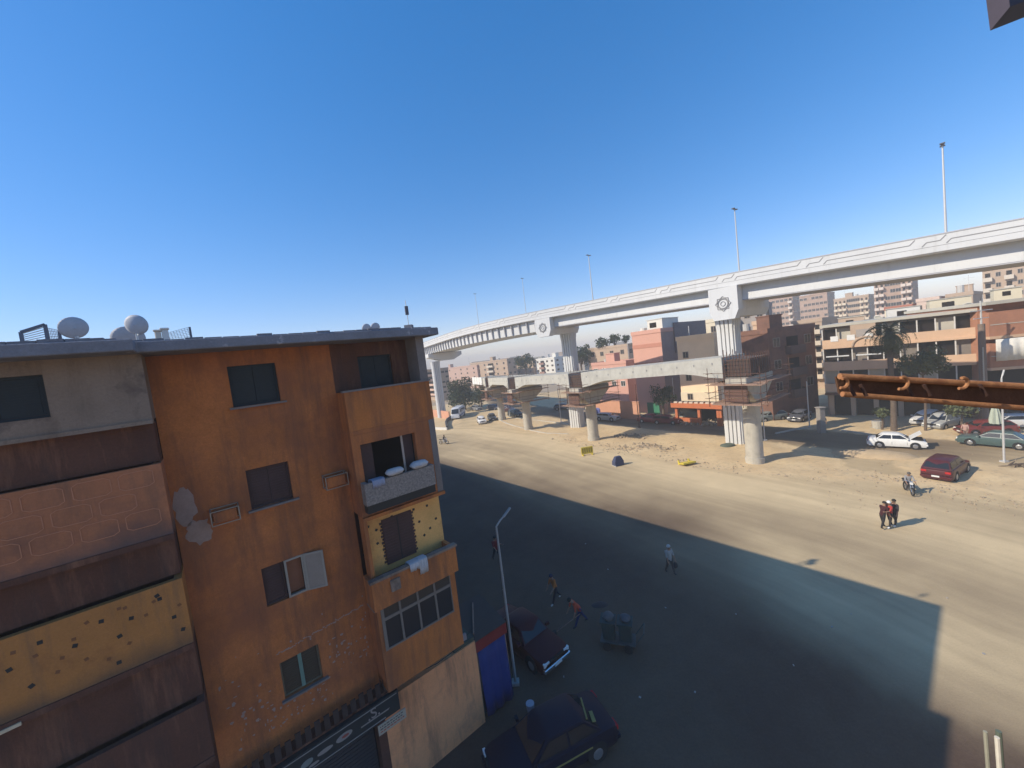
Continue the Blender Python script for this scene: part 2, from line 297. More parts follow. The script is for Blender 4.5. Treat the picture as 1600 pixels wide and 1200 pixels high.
def ground_material():
    m, n, L, b = nodes('dusty_ground'); b.inputs['Roughness'].default_value = 0.92; b.inputs['Specular IOR Level'].default_value = 0.2
    tc = n.new('ShaderNodeTexCoord')
    def nz(s, det=8, ro=0.65):
        q = n.new('ShaderNodeTexNoise'); q.inputs['Scale'].default_value = s; q.inputs['Detail'].default_value = det; q.inputs['Roughness'].default_value = ro; L.new(tc.outputs['Object'], q.inputs['Vector']); return q.outputs[0]
    def mixc(f, a, c):
        q = n.new('ShaderNodeMix'); q.data_type = 'RGBA'
        for s_, v in ((0, f), (6, a), (7, c)):
            if isinstance(v, tuple): q.inputs[s_].default_value = (*v, 1)
            elif isinstance(v, float): q.inputs[s_].default_value = v
            else: L.new(v, q.inputs[s_])
        return q.outputs[2]
    def rng(v, a, c, d=0.0, e=1.0):
        q = n.new('ShaderNodeMapRange'); L.new(v, q.inputs[0]); q.inputs[1].default_value = a; q.inputs[2].default_value = c; q.inputs[3].default_value = d; q.inputs[4].default_value = e; return q.outputs[0]
    def mth(op, a, c):
        q = n.new('ShaderNodeMath'); q.operation = op
        for k, v in ((0, a), (1, c)):
            if isinstance(v, float): q.inputs[k].default_value = v
            else: L.new(v, q.inputs[k])
        return q.outputs[0]
    ar = n.new('ShaderNodeAttribute'); ar.attribute_name = 'road'; ad = n.new('ShaderNodeAttribute'); ad.attribute_name = 'dust_shade'
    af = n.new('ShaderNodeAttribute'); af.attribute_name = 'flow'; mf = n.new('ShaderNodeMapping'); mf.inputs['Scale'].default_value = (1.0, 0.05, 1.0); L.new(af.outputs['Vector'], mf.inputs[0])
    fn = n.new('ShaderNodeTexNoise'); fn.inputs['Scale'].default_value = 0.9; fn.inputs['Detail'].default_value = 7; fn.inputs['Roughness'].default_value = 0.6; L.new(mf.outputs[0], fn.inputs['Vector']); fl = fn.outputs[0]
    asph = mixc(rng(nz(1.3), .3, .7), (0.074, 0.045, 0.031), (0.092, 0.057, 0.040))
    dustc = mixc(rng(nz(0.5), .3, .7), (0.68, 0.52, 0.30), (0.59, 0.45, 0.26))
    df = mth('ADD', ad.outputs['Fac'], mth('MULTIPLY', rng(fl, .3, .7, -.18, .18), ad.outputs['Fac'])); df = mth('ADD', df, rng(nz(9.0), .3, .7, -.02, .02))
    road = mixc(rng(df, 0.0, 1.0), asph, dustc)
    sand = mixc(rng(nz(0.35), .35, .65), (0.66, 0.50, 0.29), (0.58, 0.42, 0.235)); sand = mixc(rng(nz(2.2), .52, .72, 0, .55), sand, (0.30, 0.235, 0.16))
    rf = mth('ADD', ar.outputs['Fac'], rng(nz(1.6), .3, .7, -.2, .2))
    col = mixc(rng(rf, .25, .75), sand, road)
    wv = rng(nz(26, 8, .8), .3, .7, .84, 1.16); mu = n.new('ShaderNodeMix'); mu.data_type = 'RGBA'; mu.blend_type = 'MULTIPLY'; mu.inputs[0].default_value = 1; L.new(col, mu.inputs[6]); L.new(wv, mu.inputs[7])
    L.new(mu.outputs[2], b.inputs['Base Color'])
    bp = n.new('ShaderNodeBump'); bp.inputs['Strength'].default_value = 0.5; bp.inputs['Distance'].default_value = 0.06; L.new(nz(7, 9, .75), bp.inputs['Height']); L.new(bp.outputs[0], b.inputs['Normal'])
    return m
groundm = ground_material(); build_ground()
farsand = mat('far_sand', (0.40, 0.31, 0.21), 0.95, 0.2, 0.05, 0)
b = MB(); b.quad((-900, -500, -.3), (900, -500, -.3), (900, 1300, -.3), (-900, 1300, -.3), farsand); structure(b.build('terrain'))
# kerb round the tip of the sandy median
kerbm = mat('kerb_stone', (0.50, 0.46, 0.38), 0.9, 0.15, 3, 0.2)
def kerb(pts, hgt=.14, wd=.22):
    b = MB()
    pts = [Vector((*p, 0)) for p in pts]
    for a, c in zip(pts[:-1], pts[1:]):
        n_ = max(1, int((c - a).length / 1.0))
        for k in range(n_):
            p, q = a.lerp(c, k / n_), a.lerp(c, (k + .965) / n_); b.bar(p + Vector((0, 0, hgt / 2 - .03)), q + Vector((0, 0, hgt / 2 - .03)), wd, hgt + .06 + rnd.uniform(-.01, .01), kerbm)
    return structure(b.build('kerb'))
kerb([(8.0, 61.0), (4.6, 63.8), (1.6, 69.2), (-2.0, 78), (-4.4, 86)])
kerb([(-4.0, 90), (2.0, 80.5), (6.2, 74.5), (9.8, 68.6)])
kerb([gp(1212, 678)[:2], gp(1240, 672)[:2], gp(1262, 670)[:2]]); kerb([gp(1315, 673)[:2], gp(1362, 680)[:2]])

# ------------------------------------------------------------------ the near apartment block
AP = thing('apartment_block', 'near orange and brown stained apartment block with balconies, filling the lower left', 'building', FB, math.atan2(U.y, U.x))
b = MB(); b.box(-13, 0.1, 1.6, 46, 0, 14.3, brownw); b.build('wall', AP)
b = MB()
A = [(-4.95, -3.9, 12.88, 13.92), (-4.93, -3.97, 10.2, 11.24), (-4.95, -3.98, 7.58, 8.62), (-4.9, -3.95, 4.97, 5.98)]
wall_holes(b, -6.4, -2.5, 3.72, 14.3, .8, 1.1, A, orange); b.build('stucco_wall', AP)
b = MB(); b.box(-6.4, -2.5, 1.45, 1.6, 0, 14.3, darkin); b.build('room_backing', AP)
# roof slab: steps out over the left bay
b = MB(); b.prism([(-13, -.8), (-6.42, -.8), (-6.42, -.32), (.5, -.32), (.5, 46.3), (-13, 46.3)], 14.3, 14.53, roofc)
b.build('roof_slab', AP, bevel=.02)
b = MB()
for k in range(40):
    x = -12.9 + k * .33; b.box(x, x + .31, (-.74 if x < -6.7 else -.27), (-.6 if x < -6.7 else -.1), 14.53, 14.545 + rnd.random() * .05, roofc)
b['kind'] if False else None
o = b.build('parapet_rubble', AP); o['kind'] = 'stuff'
def win(parent, x0, x1, z0, z1, y, leaf, frame=None, sill=True, split=2, fr=.05):
    """two-leaf shuttered window set back in its opening"""
    wo = MB(); frame = frame or leaf
    wo.box(x0, x1, y - .02, y + .05, z0, z0 + fr, frame); wo.box(x0, x1, y - .02, y + .05, z1 - fr, z1, frame)
    wo.box(x0, x0 + fr, y - .021, y + .05, z0 + fr, z1 - fr, frame); wo.box(x1 - fr, x1, y - .021, y + .05, z0 + fr, z1 - fr, frame)
    wf = wo.build('window', parent)
    xa, xb = x0 + fr, x1 - fr; st = (xb - xa) / split
    for i in range(split):
        s_ = MB(); s_.box(xa + i * st + .006, xa + (i + 1) * st - .006, y + .0, y + .03, z0 + fr + .005, z1 - fr - .005, leaf)
        nl = 12; hh = (z1 - z0 - 2 * fr - .1) / nl
        for k in range(nl): s_.box(xa + i * st + .05, xa + (i + 1) * st - .05, y - .014, y + .01, z0 + fr + .05 + k * hh, z0 + fr + .05 + (k + .62) * hh, leaf)
        s_.build('shutter', wf)
    if sill:
        s_ = MB(); s_.box(x0 - .08, x1 + .12, y - .22, y + .05, z0 - .05, z0 - .002, pillarc); s_.build('sill', wf)
    return wf
win(AP, *A[0], .92, shutterg); win(AP, *A[1], .92, shutterb)
# third window: left leaf shut, right casement swung out
w3 = win(AP, -4.95, -4.45, 7.58, 8.62, .92, shutterb, split=1, sill=False)
b = MB(); wf = alu
for (xa, xb, za, zb) in ((-4.44, -3.98, 7.58, 7.63), (-4.44, -3.98, 8.57, 8.62), (-4.44, -4.39, 7.63, 8.57), (-4.03, -3.98, 7.63, 8.57)): b.box(xa, xb, .78, .86, za, zb, mm((0.34, 0.29, 0.23)))
b.build('casement_frame', w3)
b = MB(); b.box(-4.39, -4.03, .95, .97, 7.63, 8.57, mm((0.25, 0.10, 0.05))); b.build('curtain', w3)
b = MB(); hx, hy = -3.975, .78; ang = R(-24); c, s_ = math.cos(ang), math.sin(ang)
def P3(l, z): return (hx + l * c, hy + l * s_, z)
for (a0, a1, za, zb) in ((0, .5, 7.58, 7.63), (0, .5, 8.57, 8.62), (0, .05, 7.63, 8.57), (.45, .5, 7.63, 8.57)):
    p, q = P3(a0, 0), P3(a1, 0); b.bar((p[0], p[1], (za + zb) / 2), (q[0], q[1], (za + zb) / 2), .04, zb - za, mm((0.34, 0.29, 0.23)))
p, q = P3(.05, 0), P3(.45, 0); b.bar((p[0], p[1], 8.1), (q[0], q[1], 8.1), .012, .94, mm((0.30, 0.24, 0.19)))
b.build('open_casement', w3)
w4 = win(AP, *A[3], .92, mm((0.075, 0.055, 0.035)), mm((0.17, 0.14, 0.09)), fr=.04)
b = MB(); b.box(-4.47, -4.38, .87, .9, 5.0, 5.95, mm((0.16, 0.25, 0.20))); b.build('mullion', w4)
# air conditioner cages
def cage(x0, x1, z0, z1):
    b = MB(); t = .02; mt = mm((0.32, 0.25, 0.18))
    for y in (.42, .78):
        for (a, c) in (((x0, y, z0), (x1, y, z0)), ((x0, y, z1), (x1, y, z1)), ((x0, y, z0), (x0, y, z1)), ((x1, y, z0), (x1, y, z1))): b.bar(a, c, t, t, mt)
    for x in (x0, x1):
        for z in (z0, z1): b.bar((x, .42, z), (x, .8, z), t, t, mt)
    b.box(x0 + .05, x1 - .05, .5, .78, z0 + .03, z1 - .05, orange); b.build('conditioner_cage', AP)
cage(-5.75, -5.2, 10.17, 10.5); cage(-3.2, -2.62, 10.25, 10.6)
# patched plaster and flakes
def blob(cx, cz, rx, rz_, seed, mt, y, name, n=22):
    r_ = random.Random(seed); pts = [(cx + rx * math.cos(t) * (1 + .25 * r_.uniform(-1, 1)), cz + rz_ * math.sin(t) * (1 + .2 * r_.uniform(-1, 1))) for t in [2 * math.pi * i / n for i in range(n)]]
    b = MB(); b.loft([[(x, y, z) for x, z in pts], [(x, y - .006, z) for x, z in pts]], mt); return b.build(name, AP)
blob(-6.18, 10.75, .2, .45, 3, paleplaster, .8, 'plaster_patch'); blob(-6.0, 10.05, .24, .3, 4, paleplaster, .8, 'plaster_patch')
flk = MB(); r_ = random.Random(11)
for k in range(150):
    x = r_.uniform(-6.2, -2.6); z = 4.3 + abs(r_.gauss(0, 1.0)) + (0.6 if x > -3.7 else 0)
    if z > 6.9 or (-5.1 < x < -3.8 and 4.9 < z < 6.1): continue
    a, h = r_.uniform(.01, .05), r_.uniform(.01, .05); flk.loft([[(x + a * math.cos(t) * r_.uniform(.6, 1.4), .8, z + h * math.sin(t) * r_.uniform(.6, 1.4)) for t in (0, 1.3, 2.5, 3.8, 5)], [(x, .797, z)] * 5], paleplaster, caps=False)
for k in range(46):
    x = -4.9 + k * .05; z = 6.25 + .18 * (k / 46) + r_.uniform(-.03, .03); flk.loft([[(x + r_.uniform(.015, .05) * math.cos(t), .8, z + r_.uniform(.01, .03) * math.sin(t)) for t in (0, 1.3, 2.5, 3.8, 5)], [(x, .797, z)] * 5], paleplaster, caps=False)
o = flk.build('plaster_flakes', AP); o['kind'] = 'stuff'
# --- left bay
b = MB(); wall_holes(b, -13, -6.4, 12.9, 14.3, 0, .3, [(-9.0, -7.78, 13.22, 14.03)], greyw); b.box(-13, -6.4, -.06, .3, 12.82, 12.9, greyw); b.box(-6.6, -6.4, .3, 1.6, 12.9, 14.3, greyw); b.build('rendered_panel', AP)
win(AP, -9.0, -7.78, 13.22, 14.03, .12, shutterg, sill=False)
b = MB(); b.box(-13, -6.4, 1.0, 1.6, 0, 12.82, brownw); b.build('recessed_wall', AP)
def loggia(z0, z1, mt, name, y=0.0):
    b = MB(); b.box(-13, -6.4, y, y + .14, z0, z1, mt); b.box(-6.54, -6.4, y + .14, 1.0, z0, z1, mt); b.box(-13, -6.4, y - .03, 1.0, z0 - .12, z0 - .003, brownw); return b.build(name, AP)
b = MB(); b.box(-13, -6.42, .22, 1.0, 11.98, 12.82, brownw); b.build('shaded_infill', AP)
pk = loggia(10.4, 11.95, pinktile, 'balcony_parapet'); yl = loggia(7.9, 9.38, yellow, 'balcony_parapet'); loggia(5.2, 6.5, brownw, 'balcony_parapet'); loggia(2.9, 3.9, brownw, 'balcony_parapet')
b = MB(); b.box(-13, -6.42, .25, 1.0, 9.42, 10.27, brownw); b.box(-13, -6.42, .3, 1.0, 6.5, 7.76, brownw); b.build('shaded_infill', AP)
# raised hexagon joints on the pink parapet
jm = mat('pale_joint', (0.50, 0.22, 0.12), 0.9, 0.1, 4, 0)
def hexrow(zc, h, y, x0, x1, wdt, off):
    x = x1 - off
    while x > x0:
        b = MB(); q = [(x - wdt, zc - h * .35), (x - wdt * .84, zc - h / 2), (x - wdt * .16, zc - h / 2), (x, zc - h * .35), (x, zc + h * .35), (x - wdt * .16, zc + h / 2), (x - wdt * .84, zc + h / 2), (x - wdt, zc + h * .35)]
        q = [(min(a, x1), c) for a, c in q]
        for i in range(8):
            (xa, za), (xb, zb) = q[i - 1], q[i]
            if math.hypot(xa - xb, za - zb) > .02: b.bar((xa, y - .004, za), (xb, y - .004, zb), .012, .014, jm)
        b.build('tile_joint', pk); x -= wdt * 1.22
for r0, (zc, off) in enumerate(((11.7, .1), (11.28, .42), (10.86, .1))): hexrow(zc, .34, 0, -9.6, -6.45, .52, off)
# inlaid tiles on yellow panels
tl = MB(); tl.box(-.036, .036, -.008, 0, -.036, .036, blackt); tile = tl.build('inlay_tile', yl); tile.location = (-6.8, 0, 9.1)
tl = MB(); tl.box(-.03, .03, -.006, 0, -.03, .03, redt); tile2 = tl.build('inlay_tile', yl); tile2.location = (-7.4, 0, 9.2)
r_ = random.Random(21)
for px, py in ((245, 931), (205, 966), (158, 971), (272, 964), (187, 994), (286, 983), (117, 1009), (62, 1004), (186, 1035), (14, 1047), (49, 1072)):
    x, z = fac(px, py, 0); t_ = inst(tile, yl, (x, 0, z)); t_.rotation_euler = (0, R(r_.uniform(-30, 30)), 0)
for px, py in ((228, 961), (115, 999), (135, 973), (97, 1028), (55, 1025), (135, 1030), (280, 945), (202, 1005), (170, 1030), (90, 1050), (20, 1020), (240, 940), (195, 950)):
    x, z = fac(px, py, 0); inst(tile2, yl, (x, 0, z)).rotation_euler = (0, R(r_.uniform(-30, 30)), 0)
b = MB(); xa, za = fac(2, 1147, -.05); xb, zb = fac(33, 1130, -.05); b.bar((xa - .6, -.05, za), (xb, -.05, zb), .03, .06, mm((0.60, 0.48, 0.32))); b.build('clothes_rail', AP)
# --- right bay
b = MB(); wall_holes(b, -2.5, .1, 11.78, 14.3, .8, 1.1, [(-1.75, -.7, 12.9, 13.88)], brownw); b.build('recessed_wall', AP)
win(AP, -1.75, -.7, 12.9, 13.88, .92, shutterg, sill=False)
b = MB(); b.box(-.16, .1, .02, .8, 12.9, 14.3, pillarc); b.build('end_pillar', AP)
b = MB(); b.box(-2.5, .1, 0, .12, 11.78, 12.88, orange2); b.box(-2.5, -2.38, .12, .8, 11.78, 12.88, orange2); b.box(-.02, .1, .12, .8, 11.78, 12.88, orange2); b.box(-2.54, .14, -.04, .16, 12.88, 12.93, pillarc); b.box(-2.5, .1, 0, .8, 11.66, 11.777, orange); b.build('balcony_parapet', AP)
b = MB(); wall_holes(b, -2.5, -.1, 9.3, 11.657, 0, .2, [(-2.28, -.62, 10.0, 11.36)], orange); b.box(-.1, .1, -.01, .22, 9.3, 11.657, pillarc); b.box(-2.5, -2.3, .2, 1.5, 9.3, 11.657, orange); b.build('loggia_wall', AP)
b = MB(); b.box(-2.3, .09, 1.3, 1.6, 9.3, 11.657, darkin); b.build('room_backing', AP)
b = MB(); b.cyl((-1.02, .1, 10.0), .035, 1.36, mm((0.45, 0.35, 0.28)), 8); b.build('awning_post', AP)
for xa, xb in ((-1.0, -.66), (-2.26, -1.9)): b = MB(); b.box(xa, xb, .2, .23, 10.2, 11.34, shutterb); b.build('shutter', AP)
b = MB(); b.box(-2.42, -.28, -.32, -.2, 9.68, 10.3, terrazzo); b.box(-2.42, -2.3, -.2, 0, 9.68, 10.3, terrazzo); b.box(-.4, -.28, -.2, 0, 9.68, 10.3, terrazzo); b.build('balcony_parapet', AP)
b = MB(); b.box(-2.40, -.3, -.28, 0, 9.44, 9.678, blackt); b.build('balcony_floor', AP)
b = MB(); b.box(-2.5, .1, -.1, .4, 9.2, 9.3, orange2); b.box(-2.5, -2.4, -.02, .4, 7.5, 9.2, orange2); b.build('balcony_soffit', AP)
b = MB(); b.box(-2.4, .1, .42, .6, 7.3, 9.2, yellow2); yp = b.build('yellow_panel', AP)
b = MB(); b.box(-1.87, -.92, .38, .42, 7.5, 8.9, shutterb); b.box(-1.41, -1.385, .365, .38, 7.52, 8.88, blackt)
for k in range(14): b.box(-1.60, -1.44, .372, .38, 7.6 + k * .09, 7.65 + k * .09, shutterb); b.box(-1.36, -1.0, .372, .38, 7.6 + k * .09, 7.65 + k * .09, shutterb); b.box(-1.84, -1.44, .371, .38, 7.6 + k * .09, 7.65 + k * .09, shutterb)
bd = b.build('balcony_door', AP)
t0 = MB(); t0.box(-.035, .035, -.012, 0, -.035, .035, shutterb); tb = t0.build('edge_tile', yp); tb.location = (-1.91, .42, 7.6)
for k in range(1, 13): inst(tb, yp, (-1.91 + (k % 2) * .03, .42, 7.6 + k * .1))
for k in range(13): inst(tb, yp, (-.885 - (k % 2) * .03, .42, 7.6 + k * .1))
for px, py in ((575, 823), (588, 828), (571, 838), (590, 849), (569, 867), (612, 807), (646, 796), (667, 790), (672, 825), (663, 836), (561, 813), (681, 810), (576, 853), (655, 815)):
    x, z = fac(px, py, .42); inst(tile, yp, (x, .42, z)).rotation_euler = (0, R(rnd.uniform(-30, 30)), 0)
b = MB(); b.box(-2.62, .1, -.3, -.18, 6.68, 7.5, orange2); b.box(-2.62, -2.5, -.18, .4, 6.68, 7.5, orange2); b.box(-.02, .1, -.18, .4, 6.68, 7.5, orange2); b.box(-2.66, .14, -.34, -.14, 7.5, 7.57, greyw); b.box(-2.62, .1, -.18, .4, 6.62, 6.678, greyw); b.build('balcony_parapet', AP)
b = MB(); b.box(-2.1, -1.82, -.36, -.301, 7.05, 7.38, greyw); b.build('meter_plate', AP)
b = MB(); wall_holes(b, -2.5, .1, 4.02, 6.617, 0, .2, [(-2.4, -.1, 5.26, 6.58)], orange2); b.box(-2.5, -2.3, .2, 1.5, 4.02, 6.617, orange); b.box(-2.5, .1, .2, .8, 4.02, 4.2, orange); b.build('bay_wall', AP)
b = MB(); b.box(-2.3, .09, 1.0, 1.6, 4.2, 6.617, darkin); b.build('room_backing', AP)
en = MB(); xs = [-2.4, -1.825, -1.25, -.675, -.1]
for x in xs: en.box(x - (.0 if x == -2.4 else .03), x + (.0 if x == -.1 else .03) + (.06 if x == -2.4 else 0), -.03, .05, 5.26, 6.58, alu)
for z in (5.26, 6.14, 6.53): en.box(-2.34, -.13, -.026, .046, z, z + (.09 if z == 6.14 else .05), alu)
ef = en.build('glazed_enclosure', AP)
for i in range(4):
    for (za, zb, mt) in ((5.31, 6.14, GLW), (6.23, 6.53, glassy('dusty_pane', (0.05, 0.04, 0.032), .4))):
        p = MB(); p.box(xs[i] + .031 + (.03 if i == 0 else 0), xs[i + 1] - .031, .0, .012, za + .001, zb - .001, mt); p.build('pane', ef)
# ground floor: pink wall, shop, plank canopy, sign
x1p, z1p = fac(744, 1001, .8); x0p, z0p = fac(757, 1128, .8)
b = MB(); wall_holes(b, -2.5, .95, 0.0, z1p + .02, .8, 1.05, [(-1.62, -1.28, 3.35, 3.62)], pinkp); b.box(.7, .95, 1.05, 5, 0, z1p - .1, pinkp)
b.build('ground_floor_wall', AP)
b = MB(); b.box(-1.62, -1.28, 1.0, 1.05, 3.34, 3.63, darkin); b.build('vent_hole', AP)
b = MB(); b.tube([(.9, .77, 3.72), (.2, .78, 3.35), (-.6, .78, 3.3), (-1.9, .78, 3.5), (-2.4, .78, 3.45)], .012, blackt, 5); b.build('wall_cable', AP)
b = MB(); b.box(.45, .6, .72, .8, 3.5, 3.72, mm((0.25, 0.22, 0.22))); b.build('meter_box', AP)
b = MB(); b.box(.1, .95, .85, 5, z1p + .02, z1p + .16, mm((0.06, 0.07, 0.05))); b.build('lean_to_roof', AP)
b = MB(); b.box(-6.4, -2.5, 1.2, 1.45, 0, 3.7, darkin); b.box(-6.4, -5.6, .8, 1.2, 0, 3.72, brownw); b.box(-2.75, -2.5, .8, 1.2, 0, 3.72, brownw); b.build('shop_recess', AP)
b = MB(); b.box(-6.3, -2.3, .42, .8, 3.72, 3.78, brownw); canopy = b.build('canopy', AP)
pl = MB(); pl.box(-.07, .07, 0, .03, 0, .42, mm((0.055, 0.036, 0.03), .9)); pl0 = pl.build('plank', canopy); pl0.location = (-6.2, .42, 3.74)
for k in range(1, 17): inst(pl0, canopy, (-6.2 + k * .235, .42, 3.74 + rnd.uniform(-.03, .03)))
sg = MB(); x0, z0 = -5.5, 3.1; sg.box(-5.6, -2.15, .3, .42, 3.08, 3.7, mm((0.03, 0.034, 0.034), .5)); sign = sg.build('shop_sign', AP)
wl = mm((0.27, 0.24, 0.21), .6)
b = MB(); b.box(-5.6, -2.2, .29, .3, 3.62, 3.645, wl); b.box(-5.6, -2.6, .29, .3, 3.12, 3.145, wl); b.build('sign_border', sign)
b = MB()   # painted swooshes and lozenges as on the signboard
def flat(pts, mt, y=.294): b = MB(); b.loft([[(x, y + .004, z) for x, z in pts], [(x, y, z) for x, z in pts]], mt); b.build('sign_emblem', sign)
for (cx, cz, rx, rz_, mt) in ((-3.75, 3.4, .22, .1, wl), (-4.25, 3.37, .2, .06, wl), (-4.7, 3.36, .15, .09, mm((0.2, 0.22, 0.2))), (-5.15, 3.38, .16, .1, wl), (-4.55, 3.22, .13, .04, wl)):
    flat([(cx + rx * math.cos(t) + .3 * rz_ * math.sin(t), cz + rz_ * math.sin(t)) for t in [i * math.pi / 7 for i in range(14)]], mt)
flat([(-3.72 + .1 * math.cos(t), 3.4 + .04 * math.sin(t)) for t in [i * math.pi / 5 for i in range(10)]], mm((0.3, 0.08, 0.06)), .288)
flat([(-3.3, 3.3), (-2.5, 3.3), (-2.45, 3.34), (-3.3, 3.34)], wl)
fc = bpy.data.curves.new('sign_letters', 'FONT'); fc.body = '.S.'; fc.size = .42; fc.extrude = .006
tx = bpy.data.objects.new('sign_letters', fc); COL.objects.link(tx); bpy.context.view_layer.update()
me = bpy.data.meshes.new_from_object(tx.evaluated_get(bpy.context.evaluated_depsgraph_get())); bpy.data.objects.remove(tx)
me.materials.clear(); me.materials.append(mm((0.3, 0.25, 0.22))); tx = bpy.data.objects.new('sign_letters', me); COL.objects.link(tx); tx.parent = sign; tx.rotation_euler = (R(90), 0, 0); tx.location = (-3.1, .292, 3.36)
b = MB(); b.obox((-2.45, .24, 2.92), .85, .03, .3, Matrix.Rotation(R(0), 3, 'Y'), mm((0.42, 0.36, 0.27))); small = b.build('notice_board', AP)
b = MB(); r_ = random.Random(5)
for row in range(3):
    x = -2.82
    while x < -2.12:
        l = r_.uniform(.03, .09); b.box(x, x + l, .219, .225, 2.84 + row * .075, 2.87 + row * .075, mm((0.10, 0.08, 0.07)) if row else mm((0.4, 0.1, 0.06))); x += l + .025
b.build('notice_lettering', small)
def rib_shutter(x0, x1, z1):
    b = MB(); b.box(x0, x1, 1.15, 1.19, 0, z1, mm((0.05, 0.05, 0.055), .5))
    for k in range(int(z1 / .12)): b.box(x0, x1, 1.13, 1.15, k * .12 + .02, k * .12 + .09, mm((0.05, 0.05, 0.055), .5))
    b.build('roller_shutter', AP)
rib_shutter(-5.5, -2.8, 2.95)
# cloths, pillows on the block (things of their own)
def w_loc(x, y, z): return FB + U * x + V * y + Vector((0, 0, z))
RZ = math.atan2(U.y, U.x)
def pillow(x, y, z, sx, sy, sz, mt, label, name='pillow', cat='bedding', rz=0):
    b = MB(); rings = []
    for k in range(9):
        t = k / 8 * 2 - 1; e = (1 - abs(t) ** 3) ** .5 if abs(t) < 1 else .0
        rings.append([(t * sx / 2, math.cos(a) * sy / 2 * (.55 + .45 * e) + .02 * rnd.uniform(-1, 1), math.sin(a) * sz / 2 * (.25 + .75 * e)) for a in [2 * math.pi * i / 12 for i in range(12)]])
    b.loft(rings, mt); o = b.build(name, None, True); o.location = w_loc(x, y, z); o.rotation_euler = (0, 0, RZ + rz); tag(o, label, cat, 'bedding airing on the balcony'); return o
def drape(x, y, z, wd, drop, mt, label, name, cat, back=.25):
    b = MB(); n_ = 10; rings = []
    prof = [(back, -.25), (back, 0), (0.02, .03), (-.06, 0), (-.09, -drop * .5), (-.07, -drop)]
    for k, (yy, zz) in enumerate(prof): rings.append([(i / n_ * wd - wd / 2 + rnd.uniform(-.01, .01), yy + .018 * math.sin(i * 2.1 + k) * (k > 3), zz + (rnd.uniform(-.05, .02) if k == 5 else 0)) for i in range(n_ + 1)])
    b.loft(rings, mt, closed=False, caps=False); o = b.build(name, None, True); o.location = w_loc(x, y, z); o.rotation_euler = (0, 0, RZ)
    md = o.modifiers.new('thick', 'SOLIDIFY'); md.thickness = .012; return tag(o, label, cat)
wc = mm((0.5, 0.47, 0.45), .9); bc = mm((0.30, 0.31, 0.38), .9)
drape(-2.02, -.26, 10.33, .36, .2, bc, 'pale blue folded blanket with red hem over the speckled balcony parapet', 'blanket', 'bedding')
pillow(-1.5, -.26, 10.42, .52, .3, .22, wc, 'white pillow in the middle of the speckled balcony parapet')
pillow(-.72, -.24, 10.42, .55, .32, .24, wc, 'white pillow at the right end of the speckled balcony parapet')
drape(-1.05, -.28, 7.58, .26, .42, wc, 'white shirt hanging long over the orange balcony rail', 'white_shirt', 'laundry')
drape(-1.32, -.29, 7.58, .34, .2, wc, 'short white cloth beside the hanging shirt on the orange balcony', 'white_cloth', 'laundry')
# --- rooftop things
def dish(px, py, wpx, y, label, tilt, turn, mast):
    x, z = fac(px, py, y); x2, _ = fac(px + wpx / 2, py, y); r = abs(x2 - x)
    t = thing('satellite_dish', label, 'satellite dish', w_loc(x, y, 14.53), RZ, 'satellite dishes on the roof'); h = z - 14.53
    b = MB(); q = Matrix.Rotation(turn, 3, 'Z') @ Matrix.Rotation(tilt, 3, 'X')
    dm = mm((0.40, 0.41, 0.44), .6); rings = []
    for k in range(6):
        rr = r * k / 5; rings.append([Vector((0, 0, h)) + q @ Vector((rr * math.cos(a), .35 * rr * rr / r - .02, rr * math.sin(a))) for a in [2 * math.pi * i / 24 for i in range(24)]])
    b.loft(rings, dm, True, False); o = b.build('reflector', t, True); o.modifiers.new('s', 'SOLIDIFY').thickness = .015
    b = MB(); b.tube([(0, .15, 0), (0, .15, h - .05), Vector((0, 0, h)) + q @ Vector((0, 0, 0))], .035, galv, 6); b.build('mast', t)
    b = MB(); b.tube([Vector((0, 0, h)) + q @ Vector((0, 0, -r)), Vector((0, 0, h)) + q @ Vector((0, -.0 + r * .75, -r * .25))], .014, galv, 5); b.obox(Vector((0, 0, h)) + q @ Vector((0, r * .78, -r * .22)), .1, .14, .1, q, galv); b.build('feed_arm', t)
    return t
dish(116, 513, 50, 5.5, 'round grey satellite dish on the left of the roof, beside the wire rack', R(18), R(20), 1); dish(210, 508, 43, 5.5, 'upright pale satellite dish right of the first, in front of a lower one', R(12), R(-25), 1)
dish(200, 531, 56, 6.5, 'low satellite dish half hidden behind the upright pale one', R(35), R(0), 1)
dish(573, 513, 14, 5, 'left one of two tiny satellite dishes near the roof corner', R(20), R(0), 1); dish(587, 512, 15, 5, 'right one of two tiny satellite dishes near the roof corner', R(20), R(0), 1)
t = thing('wire_rack', 'wire frame rack standing at the left end of the roof', 'rack', w_loc(0, 0, 14.53), RZ)
pa, pb, pc, pd = [fac(*q, 5.5) for q in ((32, 519), (70, 507), (76, 540), (37, 545))]
b = MB(); q4 = [Vector((p[0], 5.5, p[1] - 14.53)) for p in (pa, pb, pc, pd)]
for i in range(4): b.bar(q4[i - 1], q4[i], .07, .07, mm((0.13, 0.14, 0.17)))
b.build('frame', t)
for k in range(1, 9):
    b = MB(); b.bar(q4[0].lerp(q4[3], k / 9), q4[1].lerp(q4[2], k / 9), .02, .02, galv); b.build('wire', t)
